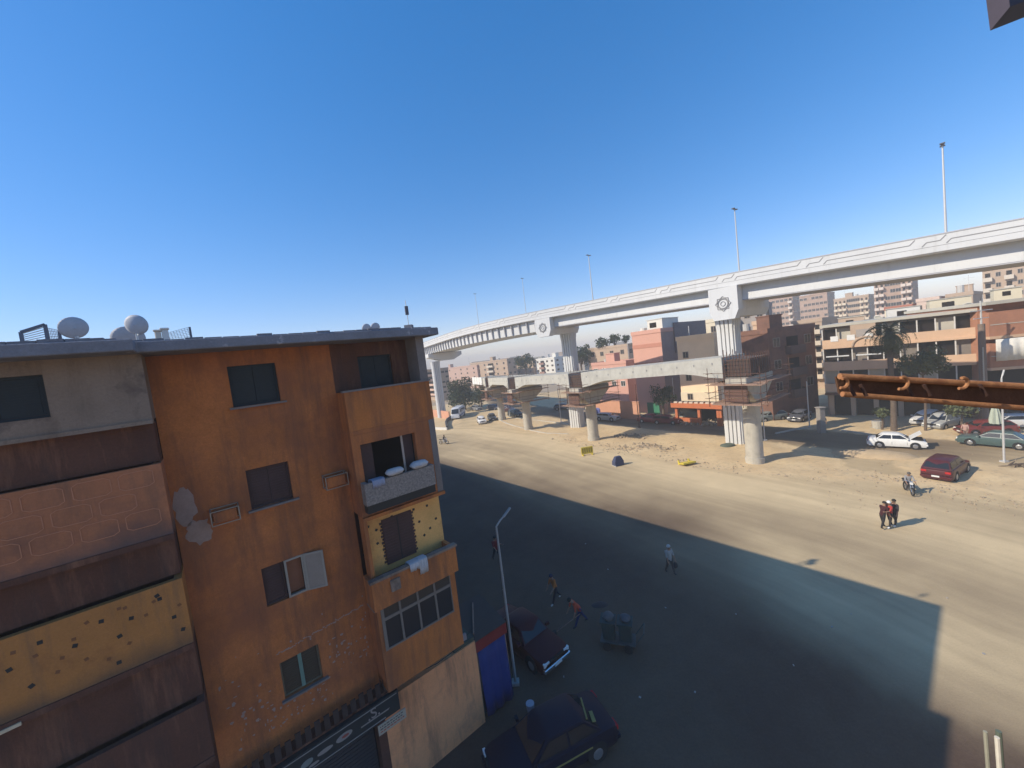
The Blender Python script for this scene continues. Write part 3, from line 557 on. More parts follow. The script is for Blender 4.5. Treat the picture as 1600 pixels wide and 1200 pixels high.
def mesh_panel(pl, y, label, nx=8, nz=6):
    t = thing('mesh_panel', label, 'wire mesh', w_loc(0, 0, 14.53), RZ, 'wire mesh panels on the roof'); P_ = [Vector((p[0], y, p[1] - 14.53)) for p in [fac(*q, y) for q in pl]]; b = MB()
    for k in range(nx + 1): b.bar(P_[0].lerp(P_[1], k / nx), P_[3].lerp(P_[2], min(1, k / nx + .1)), .012, .012, galv)
    for k in range(nz + 1): b.bar(P_[0].lerp(P_[3], k / nz), P_[1].lerp(P_[2], k / nz), .012, .012, galv)
    b.build('wire_grid', t)
    b = MB(); b.bar(P_[1], P_[2], .06, .06, mm((0.13, 0.14, 0.17))); b.build('post', t)
mesh_panel([(72, 512), (92, 516), (95, 535), (76, 541)], 5.6, 'sagging wire mesh between the rack and the left satellite dish'); mesh_panel([(262, 520), (296, 511), (299, 528), (262, 531)], 5.5, 'wire mesh with a dark end post right of the white boxes')
def rbox(px, py, wpx, hpx, y, mt, label, name, cat, lid=True):
    x, z = fac(px, py, y); s_ = (fac(px + 10, py, y)[0] - x) / 10; wd, ht = wpx * s_, hpx * s_
    b = MB(); b.box(-wd / 2, wd / 2, 0, wd * .9, 0, z - 14.53 - .06, mt); b.box(-wd / 2 - .03, wd / 2 + .03, -.03, wd * .9 + .03, z - 14.59, z - 14.53, mt)
    o = b.build(name, None, bevel=.02); o.location = w_loc(x, y, 14.53); o.rotation_euler = (0, 0, RZ); return tag(o, label, cat)
rbox(245, 515, 10, 15, 5.2, mm((0.60, 0.52, 0.42)), 'small cream box left of the taller white one on the roof', 'roof_box', 'box'); rbox(256, 512, 11, 18, 5.2, mm((0.66, 0.62, 0.56)), 'taller white box right of the pale satellite dish on the roof', 'roof_box', 'box')
rbox(151, 528, 18, 6, 4.5, mm((0.10, 0.10, 0.12)), 'low dark slab between the satellite dishes on the roof', 'roof_slab_block', 'block')
b = MB(); b.tube([(0, 0, 0), (0, 0, 1.05)], .012, galv, 5); b.obox((0, 0, .12), .25, .25, .24, 0, roofc); b.obox((0, 0, .72), .1, .1, .28, .4, mm((0.1, 0.1, 0.12))); o = b.build('roof_antenna'); o.location = w_loc(.05, .8, 14.53); tag(o, 'thin antenna mast at the right corner of the near roof', 'antenna')

# ------------------------------------------------------------------ flyover
def z_top(px): # parapet top height, read along the near edge
    pts = [(640, 19.9), (664, 20.0), (710, 20.2), (850, 20.2), (960, 19.9), (1123, 19.35), (1350, 18.9), (1600, 18.6), (1800, 18.4)]
    for (a, za), (c, zc) in zip(pts[:-1], pts[1:]):
        if a <= px <= c: return za + (zc - za) * (px - a) / (c - a)
    return pts[0][1] if px < 640 else pts[-1][1]
NE = []
for px, py in ((640, 544), (664, 534), (685, 526), (710, 517), (760, 503), (820, 489.5), (860, 481.5), (960, 462), (1055, 443), (1123, 429.5), (1200, 414.5), (1350, 387), (1470, 364), (1600, 340), (1720, 317)):
    q = gp(px, py, z_top(px)); NE.append(q)
# smooth the surveyed edge
def smooth(pts, it=40):
    pts = [p.copy() for p in pts]
    return pts
def catmull(pts, step=0.8):
    out = []
    P_ = [pts[0] * 2 - pts[1]] + pts + [pts[-1] * 2 - pts[-2]]
    for i in range(1, len(P_) - 2):
        n_ = max(2, int((P_[i + 1] - P_[i]).length / step))
        for k in range(n_):
            t = k / n_; a, b_, c, d = P_[i - 1], P_[i], P_[i + 1], P_[i + 2]
            out.append(.5 * ((2 * b_) + (c - a) * t + (2 * a - 5 * b_ + 4 * c - d) * t * t + (3 * b_ - a - 3 * c + d) * t ** 3))
    out.append(pts[-1]); return out
EDGE = catmull(NE)
for _ in range(60): EDGE = [EDGE[0]] + [(EDGE[i - 1] + EDGE[i] * 2 + EDGE[i + 1]) / 4 for i in range(1, len(EDGE) - 1)] + [EDGE[-1]]
d0 = (EDGE[0] - EDGE[6]).normalized(); d0.z = 0; EDGE = [EDGE[0] + d0 * s_ for s_ in (60, 40, 25, 15, 8, 3)] + EDGE
d1 = (EDGE[-1] - EDGE[-6]).normalized(); EDGE = EDGE + [EDGE[-1] + d1 * s_ for s_ in (3, 8, 15, 25)]
ARC = [0]
for a, c in zip(EDGE[:-1], EDGE[1:]): ARC.append(ARC[-1] + (c - a).length)
def e_at(s_):
    for i in range(len(ARC) - 1):
        if ARC[i] <= s_ <= ARC[i + 1]: t = (s_ - ARC[i]) / (ARC[i + 1] - ARC[i]); break
    else: i, t = len(ARC) - 2, 1.0
    p = EDGE[i].lerp(EDGE[i + 1], t); d = (EDGE[min(i + 2, len(EDGE) - 1)] - EDGE[max(i - 1, 0)]); d.z = 0; d.normalize()
    return p, d, Vector((-d.y, d.x, 0))                  # point, travel direction (left to right), across (away from camera)
def s_of(px, py):  # arc length of the edge point seen at this pixel column
    best = None
    for i, p in enumerate(EDGE):
        v = p - Vector((0, 0, CH)); dz = v.dot(fwd)
        if dz <= 1: continue
        x = 800 + F * v.dot(cright) / dz; e = abs(x - px)
        if best is None or e < best[0]: best = (e, ARC[i])
    return best[1]
WID = 8.5
FO = thing('flyover', 'long white curved flyover on fluted piers crossing behind the plaza', 'flyover', (0, 0, 0))
def sweep(prof, s0, s1, mt, name, step=1.6, parent=FO, smooth_=False):
    n_ = max(2, int((s1 - s0) / step)); rings = []
    for k in range(n_ + 1):
        p, d, a = e_at(s0 + (s1 - s0) * k / n_); rings.append([p + a * o_ + Vector((0, 0, z)) for o_, z in prof])
    b = MB(); b.loft(rings, mt); return b.build(name, parent, smooth_)
S0, S1 = 0.0, ARC[-1]; sP1, sP2 = s_of(1124, 0), s_of(848, 0); sP0 = s_of(668, 0)
near = sweep([(0, -.09), (.28, -.09), (.34, -.75), (.34, -1.42), (.12, -1.42), (0, -1.32)], S0, S1, whitec, 'parapet')
sweep([(-.04, -.09), (.32, -.09), (.32, 0), (-.04, 0)], S0, S1, coping, 'coping')
sweep([(WID - .3, -.75), (WID, -1.36), (WID, 0), (WID - .3, 0)], S0, S1, whitec, 'parapet')
sweep([(.34, -.75), (WID - .34, -.75), (WID - .34, -1.05), (.34, -1.05)], S0, S1, coping, 'road_deck')
sweep([(.341, -1.06), (WID - .12, -1.06), (WID - .12, -1.40), (.341, -1.40)], S0, S1, whitec, 'deck_slab')
sweep([(1.15, -1.405), (WID - 1.15, -1.405), (WID - 1.4, -2.8), (1.0, -2.8)], sP2 + 1.4, S1, whitec, 'girder')
sweep([(1.03, -2.802), (WID - 1.43, -2.802), (WID - 1.43, -2.9), (1.03, -2.9)], sP2 + 1.4, S1, coping, 'girder_flange')
sweep([(.7, -1.425), (WID - .7, -1.425), (WID - .7, -3.2), (.75, -3.2)], S0, sP2 - 1.4, whitec, 'steel_girder')
# ribs under the wing of the long steel span
ns = 34; L_ = (sP2 - 1.9) - (sP0 - 14)
for k in range(ns):
    s_ = sP0 - 14 + L_ * k / (ns - 1); p, d, a = e_at(s_); b = MB()
    q = [(.3, -1.427), (.698, -1.427), (.75, -3.25), (.5, -3.25)]
    b.loft([[p + a * o_ + d * e + Vector((0, 0, z)) for o_, z in q] for e in (-.07, .07)], coping); b.build('rib', FO)
sweep([(.12, -1.725), (.155, -1.725), (.155, -2.55), (.12, -2.55)], S0, sP2 - 1.4, whitec, 'wing_fascia') if False else None
# engraved zigzag lines on the near parapet
def trim(pts):
    b = MB()
    for (sa, za), (sb, zb) in zip(pts[:-1], pts[1:]):
        n_ = max(1, int(abs(sb - sa) / 2.0))
        for k in range(n_):
            t0, t1 = k / n_, (k + 1) / n_; pa, da, aa = e_at(sa + (sb - sa) * t0); pb, db, ab = e_at(sa + (sb - sa) * t1)
            b.bar(pa - aa * .004 + Vector((0, 0, za + (zb - za) * t0)), pb - ab * .004 + Vector((0, 0, za + (zb - za) * t1)), .02, .065, trimc)
    b.build('engraved_line', near)
s_ = s_of(1260, 0) % 7.2
while s_ < S1 - 8:
    if s_ > 20:
        trim([(s_ + 1.6, -.8), (s_ + 1.85, -.52), (s_ + 6.9, -.52), (s_ + 7.2, -.18)])
        trim([(s_ + .35, -.8), (s_ + .6, -.52), (s_ + 1.3, -.52), (s_ + 1.6, -.18)])
    s_ += 7.2
sweep([(-.006, -.9), (.0, -.9), (.0, -.87), (-.006, -.87)], S0, S1, trimc, 'engraved_line', parent=near)
# piers
def fluted_pier(s_, base, ztop, w=1.0, dpt=.95):
    p, d, a = e_at(s_); c = gp(*base); c.z = 0
    prof = []
    nf = 4
    for side in range(4):
        L2, W2 = (w, dpt) if side % 2 == 0 else (dpt, w)
        for k in range(nf):
            for (t, ins) in ((0.0, .30), (.06, 0.0), (.94, 0.0), (1.0, .30)):
                u_ = (-1 + 2 * (k + .09 + t * .82) / nf) * (L2 - .12); prof.append((side, u_, W2 - ins))
    ring = []
    for side, u_, v_ in prof:
        ang = side * math.pi / 2; x, y = u_, -v_; ring.append((x * math.cos(ang) - y * math.sin(ang), x * math.sin(ang) + y * math.cos(ang)))
    b = MB(); rings = []
    for z, sc_ in ((-.3, 1), (ztop - 1.2, 1), (ztop, 1.12)): rings.append([c + d * x * sc_ + a * y * sc_ + Vector((0, 0, z)) for x, y in ring])
    b.loft(rings, whitec); o = b.build('pier', FO)
    g = MB(); g.loft([[c + d * x * .80 + a * y * .80 + Vector((0, 0, z)) for x, y in ((-w, -dpt), (w, -dpt), (w, dpt), (-w, dpt))] for z in (-.3, ztop - .05)], trimc); g.build('pier_core', o)
    return c, d, a
def star(p, d, n_, r, parent):
    upv = Vector((0, 0, 1)); b = MB()
    def pt(rr, an, off): return p + d * (rr * math.cos(an)) + upv * (rr * math.sin(an)) - n_ * off
    for rot in (0, math.pi / 4):
        q = [rot + math.pi / 4 + i * math.pi / 2 for i in range(4)]
        for i in range(4): b.bar(pt(r, q[i - 1], .02 + rot * .02), pt(r, q[i], .02 + rot * .02), .05, .06, trimc)
    for rr in (.62 * r, .3 * r):
        for i in range(16): b.bar(pt(rr, i * math.pi / 8, .03), pt(rr, (i + 1) * math.pi / 8, .03), .05, .05, trimc)
    for i in range(8): b.bar(pt(.62 * r, i * math.pi / 4, .035), pt(.88 * r, (i + .5) * math.pi / 4, .035), .04, .04, trimc)
    b.build('star_medallion', parent)
def cap(s_, zlow, hw=1.45):
    p, d, a = e_at(s_); zt = -1.38
    q = [(-hw, zt), (hw, zt), (hw, zlow + .9), (hw * .72, zlow), (-hw * .72, zlow), (-hw, zlow + .9)]
    b = MB(); b.loft([[p + d * x + a * o_ + Vector((0, 0, z)) for x, z in q] for o_ in (-.12, 1.0)], whitec); 
    q2 = [(-hw * .95, -1.41), (hw * .95, -1.41), (hw * .95, zlow + 1.0), (hw * .7, zlow + .25), (-hw * .7, zlow + .25), (-hw * .95, zlow + 1.0)]
    b.loft([[p + d * x + a * o_ + Vector((0, 0, z)) for x, z in q2] for o_ in (1.002, WID - .1)], whitec)
    o = b.build('pier_cap', FO); star(p - a * .12 + Vector((0, 0, (zt + zlow) / 2)), d, a, .78, o)
    return p.z + zlow + .26
zc1 = cap(sP1, -4.75); zc2 = cap(sP2, -4.2)
fluted_pier(sP1, (1152, 691), zc1); fluted_pier(sP2, (903, 667), zc2)
bs = gp(691, 652); sP0 = min(ARC, key=lambda q: abs((e_at(q)[0] - bs).to_2d().dot(e_at(q)[1].to_2d())) + .5 * (e_at(q)[0] - bs).to_2d().length); p, d, a = e_at(sP0); b = MB(); zt = p.z - 3.32
b.loft([[p + d * x + a * o_ + Vector((0, 0, z - p.z)) for o_, z in ((-.2, zt), (WID + .2, zt), (WID + .2, zt - .9), (6.4, zt - 2.0), (3.4, zt - 2.0), (-.2, zt - .9))] for x in (-1.5, 1.5)], whitec); b.build('pier_cap', FO)
fluted_pier(sP0, (691, 652), zt - 2.0)
# lamp columns on the deck
lp = thing('deck_lamp', 'tall grey lamp column rising from the flyover, farthest right', 'street lamp', (0, 0, 0), 0, 'lamp columns on the flyover')
b = MB(); b.tube([(0, 0, 0), (0, 0, 10.4)], [.08, .045], galv, 8); b.build('column', lp)
b = MB(); b.box(-.4, .4, -.08, .08, 10.36, 10.46, mm((0.12, 0.12, 0.14))); b.box(-.45, -.2, -.14, .14, 10.4, 10.5, mm((0.12, 0.12, 0.14))); b.box(.2, .45, -.14, .14, 10.4, 10.5, mm((0.12, 0.12, 0.14))); b.build('lamp_head', lp)
lab = ['tall grey lamp column rising from the flyover, farthest right', 'lamp column on the flyover above the right star medallion', 'lamp column on the flyover between the two star medallions', 'small faint lamp column on the flyover left of the left medallion', 'tiny lamp column at the far left end of the flyover']
for i, (px, py, tp) in enumerate(((1468, 362, 230), (1152, 420, 325), (929, 467, 398), (822, 489, 435), (745, 507, 464))):
    s_ = s_of(px, py); p, d, a = e_at(s_); q = p + a * .16; q.z = p.z - .1
    o = lp if i == 0 else dup(lp, (0, 0, 0), 0, lab[i]); o.location = q; o.rotation_euler = (0, 0, math.atan2(a.y, a.x))
    hp = (py - tp) * (q.y) / F; k_ = 1 if i < 3 else .6; o.scale = (k_, k_, max(.55, hp / 10.4))

# ------------------------------------------------------------------ unfinished ramp on round piers
RP = [gp(1180, 722), gp(928, 688), gp(826, 671), gp(785, 656)]
RZT = [8.9, 8.05, 7.75, 7.5]           # underside of the beam ends
t0 = (RP[1] - RP[0]).normalized()
def tan_at(i): return (RP[min(i + 1, 3)] - RP[max(i - 1, 0)]).normalized()
RAMP = thing('unfinished_ramp', 'raw concrete ramp beams on round piers, still under construction below the flyover', 'bridge', (0, 0, 0))
for i, c in enumerate(RP):
    t = tan_at(i); a = Vector((-t.y, t.x, 0)); a = a if a.y > 0 else -a          # across, away from the camera
    b = MB(); b.tube([c + Vector((0, 0, -.3)), c + Vector((0, 0, RZT[i] - 2.4))], .78, rconc, 24); b.build('round_pier', RAMP, True)
    b = MB(); b.tube([c + Vector((0, 0, -.2)), c + Vector((0, 0, .55))], .86, rconc, 24); b.build('pier_collar', RAMP, True)
    b = MB(); zt = RZT[i] - .05
    q = [(-2.9, zt), (3.3, zt), (3.3, zt - .8), (1.0, zt - 2.5), (-1.0, zt - 2.5), (-2.9, zt - .8)]
    b.loft([[c + a * o_ + t * e + Vector((0, 0, z)) for o_, z in q] for e in (-.95, .95)], rconc); b.build('hammerhead', RAMP, bevel=.06)
def beam(pa, pb, za, zb, ga, gb, off0, off1, hs=2.05, hm=1.35):
    t = (pb - pa).normalized(); a = Vector((-t.y, t.x, 0)); a = a if a.y > 0 else -a
    L2 = (pb - pa).length; n_ = 14; rings = []
    for k in range(n_ + 1):
        u_ = k / n_; s_ = ga + (L2 - ga - gb) * u_; z0 = za + (zb - za) * s_ / L2; arch = min(1, (1 - abs(2 * u_ - 1)) * 2.2); arch = arch * arch * (3 - 2 * arch)
        zb_ = z0 + (hs - hm) * arch; ztop = z0 + hs; p = pa + t * s_
        rings.append([p + a * o_ + Vector((0, 0, z)) for o_, z in ((off0, zb_), (off0, ztop), (off1, ztop), (off1, zb_))])
    b = MB(); b.loft(rings, concrete); o = b.build('beam', RAMP)
    for k in range(10):
        u_ = (k + .5) / 10; p = pa + t * (ga + (L2 - ga - gb) * u_) + a * off0; z = za + (zb - za) * u_ + 1.45
        hb = MB(); hb.obox(p + Vector((0, 0, z)), .1, .04, .22, math.atan2(t.y, t.x), trimc); hb.build('lifting_hole', o)
for i in range(3): beam(RP[i], RP[i + 1], RZT[i], RZT[i + 1], 1.3 if i == 0 else 1.2, 1.2, -2.5, 2.6)
ext = RP[3] + (RP[3] - RP[2]).normalized() * 14; beam(RP[3], ext, RZT[3], RZT[3] - .2, 1.2, 1, -2.5, 2.6)
t = (RP[3] - RP[2]).normalized(); a = Vector((-t.y, t.x, 0)); a = a if a.y > 0 else -a
for k in range(4):
    b = MB(); b.obox(RP[3] + t * (4.5 + k * 2.3) + a * (-2.62) + Vector((0, 0, RZT[3] + 1.35)), 2.1, .08, 1.7, math.atan2(t.y, t.x), mm((0.72, 0.71, 0.68))); b.build('formwork_panel', RAMP)
# bare reinforcement over each pier
for i, c in enumerate(RP):
    t = tan_at(i); a = Vector((-t.y, t.x, 0)); a = a if a.y > 0 else -a; b = MB(); z0 = RZT[i]
    b.loft([[c + a * o_ + t * e + Vector((0, 0, z)) for o_, z in ((-2.1, z0), (2.3, z0), (2.3, z0 + 1.7), (-2.1, z0 + 1.7))] for e in (-1.0, 1.0)], mm((0.10, 0.075, 0.065), .95)); b.build('cast_core', RAMP)
    b = MB()
    for k in range(9):
        e = -1.15 + k * .29; b.bar(c + a * -2.3 + t * e + Vector((0, 0, z0)), c + a * -2.3 + t * e + Vector((0, 0, z0 + 2.3 + .2 * (k % 3))), .05, .05, rebar)
        b.bar(c + a * (2.3 - k * .5) + t * -1.1 + Vector((0, 0, z0)), c + a * (2.3 - k * .5) + t * -1.1 + Vector((0, 0, z0 + 2.2)), .05, .05, rebar)
    for k in range(6): b.bar(c + a * -2.32 + t * -1.2 + Vector((0, 0, z0 + .2 + k * .36)), c + a * -2.32 + t * 1.2 + Vector((0, 0, z0 + .2 + k * .36)), .04, .04, rebar)
    b.build('rebar_cage', RAMP)
labs = ['scaffold platform of brown planks round the nearest round pier head', 'scaffold platform round the second round pier head', 'scaffold platform round the third round pier head', 'scaffold platform round the farthest round pier head']
for i, c in enumerate(RP):
    t = tan_at(i); a = Vector((-t.y, t.x, 0)); a = a if a.y > 0 else -a; S_ = thing('scaffold', labs[i], 'scaffold', (c.x, c.y, RZT[i] - 2.5), math.atan2(t.y, t.x), 'scaffolds round the ramp pier heads')
    sgn = 1 if (Matrix.Rotation(math.atan2(t.y, t.x), 3, 'Z') @ Vector((0, 1, 0))).dot(a) > 0 else -1
    rs = random.Random(40 + i)
    for lev, zz in enumerate((0.0, 1.9)):
        for k in range(6):
            b = MB(); y = sgn * (-3.5 + k * .3); b.bar((-2.3 + rs.uniform(-.3, .3), y, zz + rs.uniform(-.04, .04)), (2.3 + rs.uniform(-.3, .3), y, zz + rs.uniform(-.04, .04)), .24, .06, plankm); b.build('plank', S_)
        for e in (-1, 1):
            for k in range(4):
                b = MB(); x = e * (1.25 + k * .3); b.bar((x, sgn * (-1.8), zz + .05), (x + rs.uniform(-.1, .1), sgn * 3.9, zz + .05), .22, .06, plankm); b.build('plank', S_)
    for x in (-2.3, -.8, .8, 2.3):
        for y in (-3.5, -2.2, 3.6):
            if abs(x) < 1 and y > 0: continue
            b = MB(); b.tube([(x, sgn * y, -.25), (x + rs.uniform(-.06, .06), sgn * y, 3.4 + rs.uniform(-.5, .4))], .03, rebar, 5); b.build('pole', S_)
    for z in (.6, 1.1, 2.5, 3.0):
        for y in (-3.5, 3.6):
            b = MB(); b.tube([(-2.7, sgn * y, z + rs.uniform(-.1, .1)), (2.7, sgn * y, z + rs.uniform(-.1, .1))], .024, rebar, 5); b.build('rail', S_)
        for x in (-2.3, 2.3):
            b = MB(); b.tube([(x, sgn * -3.8, z), (x, sgn * 3.9, z + rs.uniform(-.1, .1))], .024, rebar, 5); b.build('rail', S_)
    for k in range(8):   # red-brown shutter boards on the pier head
        b = MB(); z = .25 + k * .2; b.bar((-1.05, sgn * -3.0, z), (1.05, sgn * -3.0, z + rs.uniform(-.02, .02)), .06, .17, mm((0.15, 0.08, 0.058), .9)); b.build('shutter_board', S_)

# ------------------------------------------------------------------ houses across the road
def axes(rz): return Vector((math.cos(rz), math.sin(rz), 0)), Vector((-math.sin(rz), math.cos(rz), 0))
def hit(P, dirv, px, py):
    """distance from P along dirv to the vertical plane through pixel (px, py)"""
    d = ray(px, py); d = Vector((d.x, d.y, 0)); det = dirv.x * (-d.y) - dirv.y * (-d.x)
    return ((-P.x) * (-d.y) - (-P.y) * (-d.x)) / det
def unit_window(key, wd, ht, frame, glass):
    b = MB(); t = min(.09, wd * .1)
    b.box(-wd / 2, wd / 2, -.05, .0, 0, t, frame); b.box(-wd / 2, wd / 2, -.05, .0, ht - t, ht, frame); b.box(-wd / 2, -wd / 2 + t, -.049, .0, t, ht - t, frame); b.box(wd / 2 - t, wd / 2, -.049, .0, t, ht - t, frame)
    b.box(-t / 2, t / 2, -.03, 0, t, ht - t, frame); b.quad((-wd / 2 + t, -.015, t), (wd / 2 - t, -.015, t), (wd / 2 - t, -.015, ht - t), (-wd / 2 + t, -.015, ht - t), glass)
    return b
def house(name, label, corner, Y, left, right, rz, wallm, floors, cols=(3, 2), winm=None, roofm=None, balc=None, side_m=None, ht=None, win_size=None, roofstuff=True, group=None, seed=1, depth=None, width=None, miss=.12, cat='building', noside=False):
    X, Yv = axes(rz); P = at(*corner, Y); h = ht or P.z; P.z = 0; r_ = random.Random(seed)
    W = width or abs(hit(P, -X, *left)); D = depth or abs(hit(P, Yv, *right))
    W = min(max(W, 2), 60); D = min(max(D, 3), 40)
    t = thing(name, label, cat, P - X * W, rz, group)
    b = MB(); b.box(0, W, 0, D, -.4, h, wallm)
    if side_m:
        b.box(W + .001, W + .03, 0.01, D, -.4, h - .01, side_m)
    b.build('wall', t)
    b = MB(); pm = roofm or wallm
    for (xa, xb, ya, yb) in ((-.1, W + .1, -.1, .12), (-.1, W + .1, D - .12, D + .1), (-.1, .12, .121, D - .121), (W - .12, W + .1, .121, D - .121)): b.box(xa, xb, ya, yb, h + .001, h + .7, pm)
    b.build('parapet', t)
    fh = h / floors; ws = win_size or (min(1.3, W / cols[0] * .5), fh * .42)
    wb = unit_window(0, *ws, winm or mm((0.30, 0.24, 0.19)), GLW); proto = None
    for fl in range(1, floors):
        z = fl * fh + fh * .34
        for k in range(cols[0]):
            if r_.random() < miss: continue
            x = (k + .5) * W / cols[0]
            if balc and k in balc[0]: continue
            if proto is None: proto = wb.build('window', t); proto.location = (x, 0, z); proto.rotation_euler = (0, 0, 0); continue
            inst(proto, t, (x, 0, z), 0)
        for k in range(cols[1] if not noside else 0):
            if r_.random() < miss + .1 or proto is None: continue
            inst(proto, t, (W + .031, (k + .5) * D / cols[1], z), R(90))
        if balc:
            for k in balc[0]:
                xa, xb = k * W / cols[0] + .1, (k + 1) * W / cols[0] - .1; bb = MB(); z0 = fl * fh
                bb.box(xa, xb, -balc[1], -.002, z0 - .15, z0, balc[2]); bb.box(xa, xb, -balc[1], -balc[1] + .1, z0 + .001, z0 + fh * .33, balc[2]); bb.box(xa, xa + .1, -balc[1] + .101, -.002, z0 + .001, z0 + fh * .33, balc[2]); bb.box(xb - .1, xb, -balc[1] + .101, -.002, z0 + .001, z0 + fh * .33, balc[2])
                bb.build('balcony', t); dd = MB(); dd.box(xa + .3, xb - .3, -.03, -.004, z0 + .02, z0 + fh * .75, darkin); dd.build('balcony_door', t)
    if roofstuff:
        for k in range(3):
            bb = MB(); x, y, s_ = r_.uniform(.15, .85) * W, r_.uniform(.2, .8) * D, r_.uniform(.8, 1.8)
            if k == 0: bb.box(x - 1.2, x + 1.2, y - 1, y + 1, h + .002, h + 2.4, wallm); bb.box(x - 1.3, x + 1.3, y - 1.1, y + 1.1, h + 2.4, h + 2.55, wallm); bb.build('roof_hut', t)
            elif k == 1: bb.cyl((x, y, h + .002), .5, 1.5 * s_, mm((0.5, 0.48, 0.44)), 10); bb.build('water_tank', t)
            else: bb.tube([(x, y, h), (x, y, h + 3 * s_)], .05, galv, 4); bb.bar((x - .8, y, h + 2.6 * s_), (x + .8, y, h + 2.6 * s_), .05, .05, galv); bb.build('aerial', t)
    t['dims'] = 0; del t['dims']
    return t, W, D, h, P
ST = R(-54)
salmon = mat('salmon_wall', (0.62, 0.34, 0.26), 0.9, 0.06, 0.8, 0.1, dirt=(0.5, 0.28, 0.21), dscale=.4, dlo=.55, dhi=.8); salmond = mat('salmon_band', (0.50, 0.23, 0.165), 0.9, 0.06, 1, 0.1)
olivew = mat('khaki_wall', (0.83, 0.63, 0.42), 0.9, 0.07, 0.6, 0.15); creamw = mat('cream_wall', (0.66, 0.58, 0.42), 0.9, 0.07, 0.8, 0.1)
tanw = mat('tan_wall', (0.46, 0.34, 0.245), 0.9, 0.14, 0.5, 0.2, dirt=(0.36, 0.26, 0.185), dscale=.5, dlo=.5, dhi=.72); brickw = mat('brick_tan', (0.40, 0.275, 0.205), 0.9, 0.16, 0.8, 0.2, dirt=(.3, .2, .15), dscale=.6)
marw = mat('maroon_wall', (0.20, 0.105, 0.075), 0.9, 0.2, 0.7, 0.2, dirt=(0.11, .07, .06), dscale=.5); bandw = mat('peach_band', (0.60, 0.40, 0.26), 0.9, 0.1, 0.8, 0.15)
redbr = mat('red_brick_wall', (0.40, 0.185, 0.11), 0.9, 0.14, 1.0, 0.2, dirt=(0.33, 0.16, 0.1), dscale=.8); sagew = mat('pale_render', (0.46, 0.43, 0.36), 0.9, 0.1, .8, .15)
whitew = mat('white_wall', (0.70, 0.67, 0.60), 0.9, 0.08, .8, .1); greyh = mat('grey_house', (0.33, 0.29, 0.26), 0.9, 0.1, .6, .15)
# pink house
t, W, D, h, P = house('pink_house', 'tall salmon pink house with darker bands and a white roof room', (1032, 519), 68, (985, 505), (1100, 505), ST, salmon, 5, (1, 3), miss=1.0, roofstuff=False, side_m=mat('pink_side_shade', (0.34, 0.24, 0.21), 0.9, 0.1, .5, .15), seed=3)  # side colour is the salmon wall with its shade painted in
for z in (h * .60, h * .83):
    b = MB(); b.box(-.03, W + .06, -.05, -.002, z, z + .7, salmond); b.build('wall_band', t)
b = MB(); b.box(W * .5, W - .01, .8, 6, h + .001, h + 2.4, whitew); b.box(W * .45, W + .1, .7, 6.1, h + 2.4, h + 2.5, whitew); b.build('roof_room', t)
b = MB(); b.box(W * .58, W * .8, .76, .8, h + 1.0, h + 1.9, darkin); b.build('window', t)
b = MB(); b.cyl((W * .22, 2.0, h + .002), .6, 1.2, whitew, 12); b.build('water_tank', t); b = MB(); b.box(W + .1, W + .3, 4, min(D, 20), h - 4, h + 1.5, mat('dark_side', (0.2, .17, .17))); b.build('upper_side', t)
# khaki house + cream ground floor + orange shop front
t, W, D, h, P = house('khaki_house', 'plain khaki house above the orange shop front', (1115, 527), 56.5, (1057, 531), (1134, 524), ST, olivew, 4, (3, 1), miss=1.0, roofstuff=False, seed=4)
b = MB(); b.box(-.05, W + .05, -.06, -.002, 0, 4.6, creamw); b.build('ground_floor_face', t)
wb = unit_window(0, .9, 1.0, mm((0.24, 0.2, 0.16)), GLW); pw = wb.build('window', t); pw.location = (1.3, 0, 10.0); inst(pw, t, (1.5, 0, 6.4)); inst(pw, t, (1.5, -.06, 3.4)); inst(pw, t, (W + .002, 1.6, 10.4), R(90))
b = MB(); b.tube([(1.6, 1, h), (1.6, 1, h + 2.2)], .06, galv, 5); b.build('aerial', t)
X, Yv = axes(ST); sp = P - X * W - Yv * 2.2
SH = thing('shop_front', 'orange framed shop with a tiled canopy at the foot of the khaki house', 'shop', sp, ST)
om = mat('orange_paint', (0.50, 0.15, 0.06), .7, .12, 2, .05)
b = MB(); b.box(0, W + 1.2, 2.0, 3.3, 0, 3.2, darkin); b.build('shop_interior', SH)
for x in (0.0, 3.6, 6.4, W + .9):
    b = MB(); b.box(x, x + .4, -.05, .35, 0, 2.6, om); b.build('column', SH)
b = MB(); b.box(-.3, W + 1.5, -.3, 3.3, 2.6, 3.0, om); b.box(-.4, W + 1.6, -.45, -.302, 2.55, 3.25, om); b.build('fascia', SH)
for k in range(9):
    b = MB(); b.obox((.3 + k * (W + .8) / 8, -.1, 3.3), .5, .4, .35, .2, mm((0.62, 0.52, 0.42))); b.build('roof_sack', SH)
b = MB(); b.box(.5, 3.5, .3, .34, 1.0, 2.3, GL); b.build('window', SH); b = MB(); b.box(.5, 3.5, .1, .3, 0, .9, om); b.build('counter', SH)
